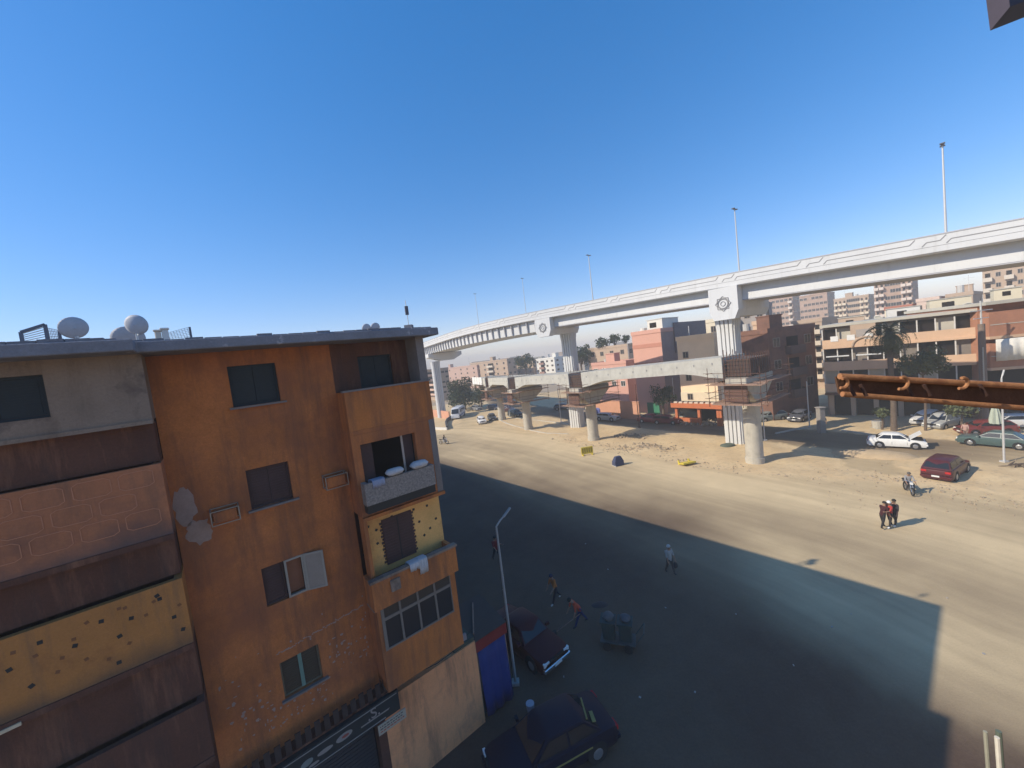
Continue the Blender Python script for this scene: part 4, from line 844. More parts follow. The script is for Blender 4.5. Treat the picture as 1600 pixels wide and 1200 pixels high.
# cream roof behind
house('cream_house', 'cream rooftop storeys showing behind the khaki house', (1140, 500), 78, (1090, 508), (1165, 498), ST, creamw, 5, (3, 1), seed=5, roofstuff=False)
house('grey_side_house', 'grey house behind the right fluted pier', (1196, 478), 76, (1140, 500), (1200, 478), ST, greyh, 6, (3, 2), seed=6, roofstuff=False)
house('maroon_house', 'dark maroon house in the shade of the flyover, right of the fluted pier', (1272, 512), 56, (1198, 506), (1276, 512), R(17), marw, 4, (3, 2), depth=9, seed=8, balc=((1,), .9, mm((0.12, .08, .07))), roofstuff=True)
house('peach_corner_house', 'narrow sunlit peach house between the fluted pier and the maroon house', (1206, 505), 62, (1176, 510), (1212, 503), ST, mat('peach_wall', (0.6, .42, .28), .9, .1, .8, .1), 4, (2, 1), seed=9, roofstuff=False)
# towers at the back
T = 'brick apartment towers in the background'
house('apartment_tower', 'brick tower with rounded white balconies at both ends, farthest left of the towers', (1238, 463), 200, (1198, 466), (1250, 463), ST, brickw, 9, (6, 3), win_size=(1.5, 1.3), miss=.04, balc=((0, 5), 1.3, mm((0.6, .52, .44))), group=T, seed=11)
house('apartment_tower', 'plain brown brick tower with a cream top storey, second from the left', (1292, 458), 182, (1249, 466), (1304, 460), ST, brickw, 9, (7, 3), win_size=(1.3, 1.2), miss=.1, group=T, seed=12)
house('apartment_tower', 'wide tan block with long cream balcony strips, third of the towers', (1357, 462), 160, (1303, 472), (1367, 462), ST, tanw, 9, (8, 3), win_size=(1.5, 1.3), miss=.05, balc=((0, 1, 2, 6, 7), 1.0, mm((0.64, .54, .40))), group=T, seed=13)
house('apartment_tower', 'tallest brick tower with striped balconies, rising close under the flyover', (1425, 434), 135, (1365, 442), (1434, 436), ST, brickw, 10, (7, 3), win_size=(1.4, 1.3), miss=.05, balc=((0, 1, 5, 6), 1.3, mm((0.62, .52, .44))), group=T, seed=14)
house('balcony_house', 'narrow house with stacked cream balconies between the maroon and arched buildings', (1284, 502), 75, (1240, 506), (1310, 500), ST, tanw, 6, (3, 1), balc=((1, 2), 1.1, mm((0.6, .5, .38))), seed=15, roofstuff=False)
house('hazy_block', 'pale block of balconies at the far right edge under the flyover', (1640, 408), 90, (1535, 432), (1660, 405), ST, tanw, 8, (6, 2), balc=((0, 2, 4, 5), 1.0, mm((0.6, .52, .42))), seed=16)
house('roof_house', 'low cream rooftop house with a red brown roof edge behind the palm', (1425, 480), 80, (1382, 484), (1432, 478), ST, creamw, 5, (3, 1), roofm=mm((0.4, .15, .1)), seed=17, roofstuff=False)
house('roof_house', 'small pink and cream rooftop house right of the red edged one', (1467, 468), 78, (1432, 473), (1480, 467), ST, mat('pink_cream', (0.62, .47, .38)), 5, (3, 1), seed=18, roofstuff=False)
house('roof_house', 'low tan rooftop with shed roofs left of the utility pole', (1520, 460), 76, (1478, 468), (1535, 455), ST, tanw, 5, (3, 2), seed=19)
# long arched building and red brick building on the right
def right_block(name, label, pl, Yl, pr, Yr, floors, wallm, detail):
    A_ = at(*pl, Yl); B_ = at(*pr, Yr); h = (A_.z + B_.z) / 2; A_.z = B_.z = 0; d = B_ - A_; rz = math.atan2(d.y, d.x); t = thing(name, label, 'building', A_, rz)
    W = d.length; b = MB(); b.box(0, W, 1.3, 14, -.4, h, wallm); b.build('wall', t); b = MB(); b.box(-.2, W + .2, -.2, 14.2, h + .001, h + .35, sagew); b.build('roof_slab', t)
    detail(t, W, h); return t
def arched(t, W, h):
    fz = [0, 3.6, 6.6, 9.6, h]
    for i, z in enumerate((3.6, 6.6, 9.6)):
        b = MB(); mt = bandw
        b.box(0, W * .46, -.25, -.05, z - .25, z + .95, mt); b.box(W * .46, W, 0.1, .3, z - .25, z + .95, mt); b.box(0, W, -.04, 1.3, z - .3, z - .02, bandw); b.build('balcony_band', t)
        # glazed balcony over the band
        top = (fz[i + 2]) - .32
        for k in range(9):
            x = k * W / 9; mt2 = (alu if i == 1 else sagew)
            b = MB(); b.box(x, x + W / 9 - .003, .75, .8, z + .9, top, mt2 if (k * 7 + i) % 3 == 0 else darkin); b.build('balcony_screen', t)
            b = MB(); b.box(x - .06, x + .06, .1, .24, z + .951, top + .04, mm((0.58, .55, .5))); b.build('mullion', t)
        if i == 1:
            for k in range(2): b = MB(); b.box(k * W * .23 + .3, k * W * .23 + W * .2, -.16, -.06, z + 1.6, z + 1.75, mm((0.6, .6, .58))); b.build('window_rail', t)
    # arch over the middle storey
    b = MB(); cx, w_, z0 = W * .33, W * .1, 9.4; pts = []
    for k in range(11):
        an = math.pi * k / 10; pts.append((cx + w_ * math.cos(an), -.3, z0 + .1 + 1.1 * math.sin(an)))
    b.tube(pts, .14, tanw, 6); b.build('arch', t)
    b = MB(); b.box(W * .22, W * .40, -.2, .6, 9.6, h - .02, tanw); b.build('stair_bay', t); b = MB(); b.box(W * .26, W * .36, -.25, -.201, 10.6, 11.6, greyh); b.build('window', t)
    for k in range(3):
        b = MB(); b.box(.9 + k * 1.7, 1.7 + k * 1.7, -.3, -.26, 10.3, 11.0, mm((0.7, .68, .64))); b.build('hung_cloth', t)
    for k in range(6):
        x = .3 + k * W / 6; b = MB(); b.box(x, x + .5, .3, 1.3, 0, 3.3, tanw); b.build('shop_pillar', t); b = MB(); b.box(x + .51, x + W / 6 - .02, .9, 1.0, 0, 3.3, darkin); b.build('shop_opening', t)
    b = MB(); b.box(0, W, -.6, 1.2, 3.02, 3.3, brownw); b.build('shop_canopy', t)
arc_t = right_block('arched_building', 'long tan building with peach balcony bands, an arch and dark shops below', (1284, 517), 53, (1523, 482), 43, 4, tanw, arched)
def redd(t, W, h):
    for z in (h - 3.4, h - 6.8):
        b = MB(); b.box(0, W, -.2, 1.2, z, z + 2.6, redbr); b.box(0, W, -.25, 1.2, z - .3, z - .003, bandw); b.build('balcony_band', t)
        b = MB(); b.box(.1, W - .1, -.23, -.201, z + 1.2, z + 1.28, sagew); b.build('ledge', t)
    b = MB(); b.box(0, W, .7, .8, 3.2, h - 6.9, darkin); b.build('balcony_screen', t)
    b = MB(); n_ = 18
    rings = [[(.4 + (W * .8) * k / n_, -.35 + .07 * math.sin(k * 1.9) + (.02 if j else 0), zz) for k in range(n_ + 1)] for j, zz in enumerate((h - 3.75, h - 4.8, h - 6.1))]
    b.loft(rings, mm((0.70, .66, .58), .9), closed=False, caps=False); o = b.build('awning_curtain', t, True); o.modifiers.new('s', 'SOLIDIFY').thickness = .02
    for k in range(4): b = MB(); b.box(.3 + k * W / 4, .3 + (k + 1) * W / 4 - .3, .6, .7, 0, 3.0, darkin); b.build('shop_opening', t)
right_block('red_brick_building', 'red brick building with a white balcony curtain at the right edge', (1542, 482), 41.5, (1660, 458), 39.5, 4, redbr, redd)
b = MB(); Pp = at(1532, 470, 40); b.tube([(0, 0, -.2), (0, 0, 11.0)], [.34, .26], mm((0.20, .15, .12), .9), 10); pole = thing('utility_pole', 'thick weathered utility pole between the arched and red brick buildings', 'pole', (Pp.x, Pp.y, 0)); b.build('post', pole)
b = MB()
for k in range(22): b.tube([(-.36 + .04 * math.cos(q), -.36 * 1 + .04 * math.sin(q), 3 + k * .24) for q in (0, 1, 2)], .05, sagew, 5)
b.tube([(-.36, -.36, 2.5), (-.36, -.36, 8.6)], .05, sagew, 5); b.build('cable_conduit', pole)
b = MB(); b.tube([(0, 0, 11.0), (0, 0, 13.4)], .08, galv, 6); b.bar((-1.2, 0, 12.4), (1.2, 0, 12.4), .08, .08, galv); b.bar((-.8, 0, 11.6), (.8, 0, 11.6), .08, .08, galv); b.build('cross_arm', pole)
def roof_thing(px, py, Y, kind, label):
    p = at(px, py, Y); rr = random.Random(px)
    if kind == 'dish':
        t = thing('satellite_dish', label, 'satellite dish', (p.x, p.y, p.z - 1.1), R(rr.uniform(190, 260)), 'satellite dishes over the far roofs'); b = MB(); q = Matrix.Rotation(R(35), 3, 'Y'); rg = []
        for k in range(5): a_ = .62 * k / 4; rg.append([q @ Vector((.3 * a_ * a_, a_ * math.cos(c), a_ * math.sin(c))) + Vector((0, 0, 1.1)) for c in [2 * math.pi * i / 16 for i in range(16)]])
        b.loft(rg, mm((0.62, .60, .55)), True, False); o = b.build('reflector', t, True); o.modifiers.new('s', 'SOLIDIFY').thickness = .03; b = MB(); b.tube([(0, 0, -.6), (0, 0, 1.05)], .05, galv, 5); b.build('mast', t)
    else:
        b = MB(); wd, ht = kind; b.box(-wd / 2, wd / 2, 0, wd * .8, -1.2, ht, (creamw, tanw, whitew)[px % 3]); b.box(-wd / 2 - .1, wd / 2 + .1, -.1, wd * .8 + .1, ht, ht + .12, sagew); b.box(-wd * .2, wd * .1, -.03, -.002, ht * .3, ht * .75, darkin)
        o = b.build('roof_shed'); o.location = p; o.rotation_euler = (0, 0, R(-42)); tag(o, label, 'shed', 'sheds on the far roofs')
for a in ((1440, 492, 56, 'dish', 'white satellite dish on the arched roof, left one of the pair'), (1463, 488, 57, 'dish', 'white satellite dish on the arched roof, right one of the pair'), (1512, 478, 52, 'dish', 'satellite dish on the arched roof close to the utility pole'), (1374, 497, 56, 'dish', 'satellite dish on the arched roof just left of the palm head'),
          (1330, 512, 60, (3.0, 1.6), 'low roof shed at the left end of the arched building'), (1412, 498, 60, (3.6, 1.7), 'roof shed on the arched building right of the palm head'), (1485, 485, 58, (4.2, 1.8), 'long roof shed on the arched building right of the dish pair'), (1575, 466, 48, (2.2, 1.2), 'roof shed on the red brick building at the right edge')): roof_thing(*a)
# pink boundary wall and low pink houses left of the pink house
q0, q1 = gp(922, 650), gp(1000, 656); d = q1 - q0; wl_ = mat('orange_pink_wall', (0.58, 0.30, 0.19), .9, .1, .6, .15)
b = MB(); b.box(0, d.length, 0, .3, -.2, 3.1, wl_); b.box(-.05, d.length + .05, -.05, .35, 3.1, 3.2, wl_); o = b.build('boundary_wall'); o.location = q0; o.rotation_euler = (0, 0, math.atan2(d.y, d.x)); tag(o, 'long orange pink boundary wall behind the parked grey car', 'wall')
house('low_pink_house', 'low pink house behind the boundary wall, left of the tall pink one', (978, 568), 84, (925, 578), (1000, 565), ST, salmon, 3, (4, 2), seed=21, winm=whitew)
house('flat_roof_house', 'long tan flat roofed house with trees on its skyline', (980, 541), 108, (918, 548), (1000, 538), ST, tanw, 4, (4, 2), seed=22, roofstuff=False)
G2 = 'apartment blocks beyond the ramp'
house('far_block', 'white apartment block with a red brown panel seen left of the fluted pier', (866, 560), 175, (836, 562), (884, 558), ST, whitew, 5, (4, 2), group=G2, seed=23, balc=((1,), .9, mm((0.35, .2, .16))))
house('far_block', 'tan block with dark windows just left of the white one', (832, 562), 185, (805, 565), (840, 560), ST, tanw, 5, (3, 2), group=G2, seed=24)
house('far_block', 'long pale block with grey shaded end in the middle distance', (792, 563), 180, (735, 572), (806, 561), ST, tanw, 5, (6, 2), group=G2, seed=25, balc=((0, 3), 1, mm((.6, .52, .42))))
house('far_block', 'pinkish block behind the dark tree', (745, 572), 200, (690, 580), (760, 570), ST, mat('rose_wall', (0.5, .34, .27)), 5, (6, 2), group=G2, seed=26)
house('far_block', 'striped block in the gap between the near roof and the far pier', (688, 578), 150, (630, 584), (700, 576), ST, tanw, 6, (6, 2), group=G2, seed=27, balc=((2, 4, 5), 1, mm((.62, .42, .32))))
house('far_block', 'grey beige block between the fluted pier and the flat roofed house', (912, 556), 190, (880, 560), (925, 554), ST, greyh, 5, (3, 2), group=G2, seed=28)
for k, (px, w_) in enumerate(((770, 130), (850, 120), (930, 150), (1000, 120))):
    p = at(px, 575, 300 + 25 * k); h_ = 11.5 + 1.2 * (k % 3); b = MB(); rs_ = random.Random(k); x_ = -w_ / 4
    while x_ < w_ / 4:
        l_ = rs_.uniform(6, 16); b.box(x_, x_ + l_ - .05, rs_.uniform(0, 6), 20, -1, h_ + rs_.uniform(-2.5, 2.5), (tanw, greyh, sagew)[rs_.randrange(3)]); x_ += l_
    o = b.build('skyline_block'); o.location = (p.x, p.y, 0); o.rotation_euler = (0, 0, R(-15)); tag(o, ['hazy skyline block above the dark tree', 'hazy skyline block left of the fluted pier', 'hazy skyline block behind the flat roofed house', 'hazy skyline block behind the pink house'][k], 'building', 'hazy skyline blocks')

# ------------------------------------------------------------------ trees
def tree(p, h, r, label, seed, mt=leafm, n=1500, trunk=.2, flat_=1.0, ls=.34, group=None, name='tree'):
    r_ = random.Random(seed); t = thing(name, label, 'tree', (p.x, p.y, 0), 0, group)
    b = MB(); th = h - r * 1.3; b.tube([(0, 0, -.2), (r_.uniform(-.2, .2), 0, th * .5), (r_.uniform(-.3, .3), r_.uniform(-.3, .3), th), (0, 0, h - r * .8)], [trunk * 1.3, trunk, trunk * .8, trunk * .3], bark, 8)
    cl = []
    for k in range(16):
        an, el = r_.uniform(0, 6.28), r_.uniform(-.5, 1); rr = r * r_.uniform(.45, .8); c = Vector((rr * math.cos(an) * math.cos(el), rr * math.sin(an) * math.cos(el), h - r * flat_ + rr * math.sin(el) * flat_)); cl.append((c, r * r_.uniform(.28, .48)))
        b.tube([(0, 0, th * .9), c * .5 + Vector((0, 0, th * .45)), c], [trunk * .4, trunk * .25, .03], bark, 5)
    b.build('trunk', t, True)
    b = MB()
    for k in range(n):
        c, cr = cl[r_.randrange(len(cl))]; v = Vector((r_.gauss(0, 1), r_.gauss(0, 1), r_.gauss(0, 1))).normalized() * cr * r_.uniform(.35, 1.05) ** .6; p_ = c + v
        q = Quaternion((r_.gauss(0, 1), r_.gauss(0, 1), r_.gauss(0, 1), r_.gauss(0, 1))).normalized(); s_ = ls * r_.uniform(.5, 1.3)
        b.add([p_ + q @ Vector(x) * s_ for x in ((-.5, 0, 0), (0, .28, .06), (.6, 0, 0), (0, -.28, .06))], [(0, 1, 2, 3)], mt)
    b.build('crown', t); return t
tree(gp(727, 640), 9.8, 5.6, 'big dark round tree beside the far left flyover pier', 1, n=4200, trunk=.35, ls=.55)
tree(gp(752, 640), 7.0, 3.6, 'smaller dark tree right of the big round tree', 2, n=1600, ls=.5)
tree(at(823, 590, 165), 14.5, 4.5, 'tall tree standing between the far apartment blocks', 3, n=1200, ls=.8, trunk=.3)
tree(at(911, 590, 120), 15.0, 4.2, 'tall dark tree right behind the fluted pier', 4, n=1200, ls=.7, trunk=.3)
tree(gp(1037, 652), 6.0, 2.3, 'dark leafy tree in front of the pink house side', 5, n=1400, ls=.34)
tree(at(942, 545, 116), 16.6, 2.2, 'skyline tree above the left part of the flat roofed house', 6, n=500, ls=.6); tree(at(962, 545, 116), 17.2, 2.0, 'skyline tree above the right part of the flat roofed house', 7, n=500, ls=.6); tree(at(978, 545, 118), 16.4, 1.5, 'small skyline tree next to the pink house wall', 8, n=300, ls=.6)
for k, (px, py, h, r, lb) in enumerate(((1446, 674, 9.4, 2.0, 'broad bushy tree right of the palm, before the arched building'), (1505, 672, 3.6, 1.3, 'round olive shrub tree right of the silver hatchback'), (1378, 672, 2.7, .75, 'small potted tree beside the white sedan'))): tree(gp(px, py), h, r, lb, 20 + k, leaf2, n=900 if k else 3600, ls=.3, trunk=.1)
pp = gp(1378, 668); b = MB(); b.cyl((0, 0, 0), .45, .85, mm((0.45, .42, .36)), 14, r2=.55); b.box(-.55, .55, -.55, .55, -.02, .06, mm((0.45, .42, .36))); o = b.build('planter'); o.location = (pp.x - .5, pp.y, 0); tag(o, 'grey concrete drum planter beside the small potted tree', 'planter')
# palm
PM = thing('palm_tree', 'date palm with a bushy head before the arched building', 'tree', gp(1397, 674)); hp = 11.0
b = MB(); b.tube([(0, 0, -.2), (.1, 0, 3), (0, 0, 6.5), (0, 0, hp)], [.32, .27, .25, .28], bark, 10); b.build('trunk', PM, True)
r_ = random.Random(9)
for k in range(80):
    an = r_.uniform(0, 6.28); el = r_.uniform(-1.3, 1.45); L2 = r_.uniform(1.9, 2.7); b = MB(); pts = []
    for j in range(8):
        s_ = j / 7; e2 = el - s_ * s_ * 1.1; pts.append(Vector((math.cos(an) * L2 * s_ * math.cos(e2), math.sin(an) * L2 * s_ * math.cos(e2), hp + L2 * s_ * math.sin(e2))))
    b.tube(pts, [.03] * 7 + [.01], palml, 4)
    for j in range(1, 8):
        for sg_ in (-1, 1):
            for h2 in (0, .5):
                p0 = pts[j - 1].lerp(pts[j], h2); d = (pts[j] - pts[j - 1]).normalized(); sd = d.cross(Vector((0, 0, 1))).normalized() * sg_; tip = p0 + sd * .42 + d * .25 - Vector((0, 0, .12)); b.add([p0, p0 + d * .09, tip], [(0, 1, 2)], palml)
    b.build('frond', PM)

# ------------------------------------------------------------------ vehicles
def car(label, loc, heading, paint, kind='sedan', L=4.4, Wd=1.7, H=1.42, open_bonnet=False, group='parked and passing cars', name='parked_car', cat='car', extras=None):
    t = thing(name, label, cat, loc, heading, group); hw = Wd / 2
    k = {'sedan': dict(hood=.93, cowl=.24, rf0=.07, rf1=-.22, boot=-.36), 'hatch': dict(hood=.95, cowl=.27, rf0=.10, rf1=-.38, boot=-.49), 'suv': dict(hood=1.02, cowl=.25, rf0=.10, rf1=-.38, boot=-.485), 'boxy': dict(hood=.90, cowl=.21, rf0=.09, rf1=-.17, boot=-.29), 'van': dict(hood=1.15, cowl=.47, rf0=.40, rf1=-.47, boot=-.495)}[kind]
    zb, belt = .22, k['hood']; cx, r0, r1, bx = k['cowl'] * L, k['rf0'] * L, k['rf1'] * L, k['boot'] * L
    rd = .06 if kind != 'boxy' else .02
    sts = [(L * .5, .62, zb + .16, .82), (L * .485, .74, zb, .93), (L * .44, belt - .13, zb, .98), (L * .34, belt - .06, zb, 1), (cx, belt, zb, 1), (0, belt + .01, zb, 1), (bx if kind in ('sedan', 'boxy') else -L * .4, belt + .02, zb, 1), (-L * .45, belt + (.0 if kind != 'boxy' else -.02), zb, .97), (-L * .487, belt - .1, zb, .93), (-L * .5, belt - .28, zb + .16, .86)]
    rings = []
    for x, zt, z0, f in sts:
        y = hw * f; rings.append([(x, -y * .93, z0), (x, -y, z0 + .2), (x, -y, zt - .22), (x, -y * .96, zt - .06), (x, -y * .8, zt), (x, 0, zt + .02), (x, y * .8, zt), (x, y * .96, zt - .06), (x, y, zt - .22), (x, y, z0 + .2), (x, y * .93, z0)])
    b = MB(); b.loft(rings, paint); b.build('body', t, True, label=None)
    # cabin
    wy, ry = hw * .90, hw * .70; B_ = [Vector((cx, 0, belt - .02)), Vector((r0, 0, H)), Vector((r1, 0, H)), Vector((bx, 0, belt - .02))]
    mid = (r0 + r1) / 2
    rg = [[(cx, s_ * wy, belt - .03), (r0, s_ * ry, H - .05), (r1, s_ * ry, H - .05), (bx, s_ * wy, belt - .03)] for s_ in (-1, 1)]
    b = MB(); xs = [(cx, belt - .03, belt - .03, wy), (r0 + .05, H - .09, H - .05, ry), (r0 - .12, H - .06, H - .0, ry), (mid, H - .05, H + .02, ry), (r1 + .1, H - .06, H, ry), (r1 - .02, H - .09, H - .05, ry), (bx, belt - .03, belt - .03, wy)]
    b.loft([[(x, -y, ze), (x, -y * .8, zt), (x, 0, zt + .015), (x, y * .8, zt), (x, y, ze)] for x, ze, zt, y in xs], paint, closed=False, caps=False)
    for s_ in (-1, 1): b.add([(cx, s_ * wy, belt - .03), (r0 + .05, s_ * ry, H - .09), (r0 - .12, s_ * ry, H - .06), (mid, s_ * ry, H - .05), (r1 + .1, s_ * ry, H - .06), (r1 - .02, s_ * ry, H - .09), (bx, s_ * wy, belt - .03)], [tuple(range(7))], paint)
    b.build('roof', t, True)
    def lerp(a, c, u_): return Vector(a).lerp(Vector(c), u_)
    def pane(name_, a, b2, c, d, off):
        n_ = (Vector(b2) - Vector(a)).cross(Vector(d) - Vector(a)).normalized(); ctr = (Vector(a) + Vector(b2) + Vector(c) + Vector(d)) / 4
        if n_.dot(ctr - Vector((mid, 0, belt))) < 0: n_ = -n_
        m_ = MB(); m_.loft([[Vector(q) + n_ * off for q in (a, b2, c, d)], [Vector(q) + n_ * (off + .012) for q in (a, b2, c, d)]], GL); m_.build(name_, t)
    def ep(xa, za, ya, xb, zb_, yb, u0, u1):
        l = lambda u_, s_: (xa + (xb - xa) * u_, s_ * (ya + (yb - ya) * u_) * .9, za + (zb_ - za) * u_)
        return l(u0, -1), l(u0, 1), l(u1, 1), l(u1, -1)
    pane('windscreen', *ep(cx, belt - .03, wy, r0 + .05, H - .09, ry, .12, .92), .012); pane('rear_window', *ep(bx, belt - .03, wy, r1 - .02, H - .09, ry, .16, .9), .012)
    for s_ in (-1, 1):
        def sp_(x, u_): return (x, s_ * (wy + (ry - wy) * u_), belt - .03 + (H - .06 - belt + .03) * u_)
        zlo, zhi = .14, .86; xf = cx + (r0 - cx) * .14 - .06; xft = cx + (r0 - cx) * .86 - .1; xr = bx + (r1 - bx) * .14 + .1; xrt = bx + (r1 - bx) * .86 + .1
        pane('side_window', sp_(xf - .05, zlo), sp_(mid + .04, zlo), sp_(mid + .04, zhi), sp_(xft, zhi), .008); pane('side_window', sp_(mid - .04, zlo), sp_(xr, zlo), sp_(xrt, zhi), sp_(mid - .04, zhi), .008)
        # door seams, mirrors, handles
        d_ = MB()
        for x in (cx - .25, mid, bx + .35 if kind == 'sedan' else bx + .6): d_.box(x - .008, x + .008, s_ * hw - .004 * (s_ > 0) - .0, s_ * hw + .006 * s_, zb + .2, belt - .24, tyre)
        d_.build('door_seam', t)
        m_ = MB(); m_.obox((cx - .22, s_ * (hw + .06), belt + .06), .1, .18, .12, 0, paint); m_.build('mirror', t)
        for nm, mt_, x, yw, z in (('headlight', lampm, L * .487, .72, .64), ('taillight', taill, -L * .49, .72, belt - .2)):
            m_ = MB(); m_.obox((x - (.0 if x > 0 else 0), s_ * hw * yw, z), .09, .3, .15, 0, mt_); m_.build(nm, t)
    for x, nm in ((L * .5 - .02, 'bumper'), (-L * .5 + .02, 'bumper')):
        m_ = MB(); m_.obox((x, 0, .42), .16, Wd * .94, .17, 0, chrome if kind == 'boxy' else paint); m_.build(nm, t, bevel=.03)
    m_ = MB(); m_.obox((L * .5 + .06, 0, .43), .012, .42, .12, 0, mm((0.65, .65, .62))); m_.build('number_plate', t); m_ = MB(); m_.obox((-L * .5 - .06, 0, .48), .012, .42, .12, 0, mm((0.65, .65, .62))); m_.build('number_plate', t)
    m_ = MB(); m_.obox((L * .495, 0, .66), .06, Wd * .5, .13, 0, tyre); m_.build('grille', t)
    wr = .31 if kind != 'suv' else .36
    for x in (L * .31, -L * .29):
        for s_ in (-1, 1):
            m_ = MB(); y = s_ * (hw - .10); m_.tube([(x, y - .105, wr), (x, y + .105, wr)], wr, tyre, 20); wo = m_.build('wheel', t, True)
            m_ = MB(); m_.tube([(x, y + s_ * .1, wr), (x, y + s_ * .115, wr)], [wr * .64, wr * .5], rimm, 14); m_.build('rim', wo)
            m_ = MB(); m_.tube([(x, s_ * (hw - .02), wr + .03), (x, s_ * (hw + .004), wr + .03)], wr + .06, tyre, 20); m_.build('wheel_arch', t)
    if open_bonnet:
        m_ = MB(); m_.bar((cx - .02, 0, belt + .05), (cx + .75, 0, belt + .62), Wd * .84, .03, paint); m_.build('open_bonnet', t)
        m_ = MB(); m_.obox((L * .35, 0, belt - .02), L * .2, Wd * .82, .04, 0, tyre); m_.build('engine_bay', t)
    if extras: extras(t, L, Wd, H, belt, cx, bx)
    return t
def face_cam(p): return math.atan2(-p.y, -p.x)
def cp(c, rough=.35): return mm(c, rough, var=.08, bump=0, coat=.15, spec=.4)
def hdg(p, q): d = gp(*q) - gp(*p); return math.atan2(d.y, d.x)
def G(px, py): v = gp(px, py); v.z = 0.0; return v
car('white sedan with its bonnet raised on the side road', G(1400, 698), R(-42), cp((0.75, .74, .70)), 'sedan', 4.15, open_bonnet=True)
car('dark red crossover on the sand, tail towards the plaza', G(1478, 742), R(28), cp((0.075, .012, .015)), 'suv', 4.5, 1.8, 1.6)
car('dark green sedan parked at the right edge behind the thin light pole', G(1558, 697), hdg((1593, 703), (1530, 697)), cp((0.06, .10, .095)), 'sedan', 4.7)
car('silver hatchback facing the road under the rusty bar', G(1474, 667), face_cam(G(1474, 667)) - .45, cp((0.36, .36, .34)), 'hatch', 4.2, H=1.6)
car('white car half hidden left of the silver hatchback', G(1447, 661), face_cam(G(1447, 661)) - .3, cp((0.62, .6, .56)), 'hatch', 4.0)
car('small white car driving towards us on the far left road', G(753, 661), R(-78), cp((0.75, .74, .72)), 'hatch', 4.0)
car('dark sedan right behind the small white car', G(769, 656), R(-80), cp((0.05, .055, .065)), 'sedan', 4.4)
car('dark pickup sized car parked between the round piers', G(806, 651), R(-60), cp((0.045, .055, .05)), 'suv', 4.6, 1.8, 1.7)
car('grey estate parked before the orange pink wall', G(950, 657), R(-50), cp((0.42, .41, .39)), 'suv', 4.4)
car('maroon car parked left of the green awning by the pink house', G(1018, 660), R(-50), cp((0.22, .025, .03)), 'sedan', 4.3)
car('dark red car nose to tail right of the maroon one', G(1042, 662), R(-45), cp((0.16, .018, .02)), 'hatch', 4.3)
car('dark car with a shining bonnet parked by the maroon house', G(1250, 656), R(215), cp((0.10, .10, .11)), 'sedan', 4.4)
car('grey car in deep shade right of the nearest round pier', G(1204, 657), R(180), cp((0.16, .18, .17)), 'hatch', 4.2)
car('red car parked at the far right behind the green sedan', G(1540, 678), R(160), cp((0.16, .025, .022)), 'hatch', 4.0)
car('white hatchback under the tree at the far right', G(1582, 668), R(150), cp((0.6, .59, .56)), 'hatch', 4.0)
for k, (px, py, c, lb) in enumerate(((745, 641, (.3, .3, .3), 'grey car at the foot of the big dark tree'), (772, 640, (.06, .06, .07), 'dark car in the shade beyond the ramp'), (792, 643, (.08, .03, .03), 'dark car just left of the farthest round pier foot'), (880, 640, (.05, .06, .08), 'dark car in the flyover shade left of the fluted pier'))): car(lb, G(px, py), R(-60 + 12 * k), cp(c), 'hatch', 4.1)
def busx(t, L, Wd, H, belt, cx, bx): pass
car('white and blue minibus on the far left road under the flyover', G(716, 655), R(-84), cp((0.62, .64, .68)), 'van', 6.4, 2.1, 2.6, name='minibus', cat='bus', group=None) if False else None
def minibus(label, loc, heading):
    t = thing('minibus', label, 'bus', loc, heading); pw = cp((0.6, .61, .63)); b = MB()
    rg = []
    for x, z1, f in ((3.4, 1.15, .94), (3.3, 1.35, .98), (2.7, 2.62, .97), (2.3, 2.75, 1), (-3.0, 2.75, 1), (-3.35, 2.6, .97), (-3.4, 1.0, .96)):
        y = 1.05 * f; rg.append([(x, -y, .4), (x, -y, z1 - .25), (x, -y * .85, z1), (x, y * .85, z1), (x, y, z1 - .25), (x, y, .4)])
    b.loft(rg, pw); b.build('body', t, True)
    b = MB(); b.loft([[(3.33 + o_, -.9, 1.42), (3.33 + o_, .9, 1.42), (2.78 + o_, .86, 2.48), (2.78 + o_, -.86, 2.48)] for o_ in (0.0, .03)], GL); b.build('windscreen', t)
    for s_ in (-1, 1):
        for k in range(5): b = MB(); b.box(1.3 - k * 1.0, 2.15 - k * 1.0, s_ * 1.052 - .01, s_ * 1.052 + .01, 1.5, 2.3, GL); b.build('side_window', t)
        b = MB(); b.box(-3.3, 3.2, s_ * 1.055 - .008, s_ * 1.055 + .008, .75, 1.0, cp((0.05, .1, .3))); b.build('stripe', t)
        b = MB(); b.obox((3.42, s_ * .75, .85), .08, .3, .18, 0, lampm); b.build('headlight', t)
        for x in (2.2, -2.1):
            b = MB(); b.tube([(x, s_ * .9 - .12, .42), (x, s_ * .9 + .18 * s_, .42)], .42, tyre, 18); b.build('wheel', t, True)
    b = MB(); b.obox((3.44, 0, .5), .12, 2.0, .25, 0, pw); b.build('bumper', t)
minibus('white minibus with a dark windscreen on the far left road', G(717, 652), R(-96))
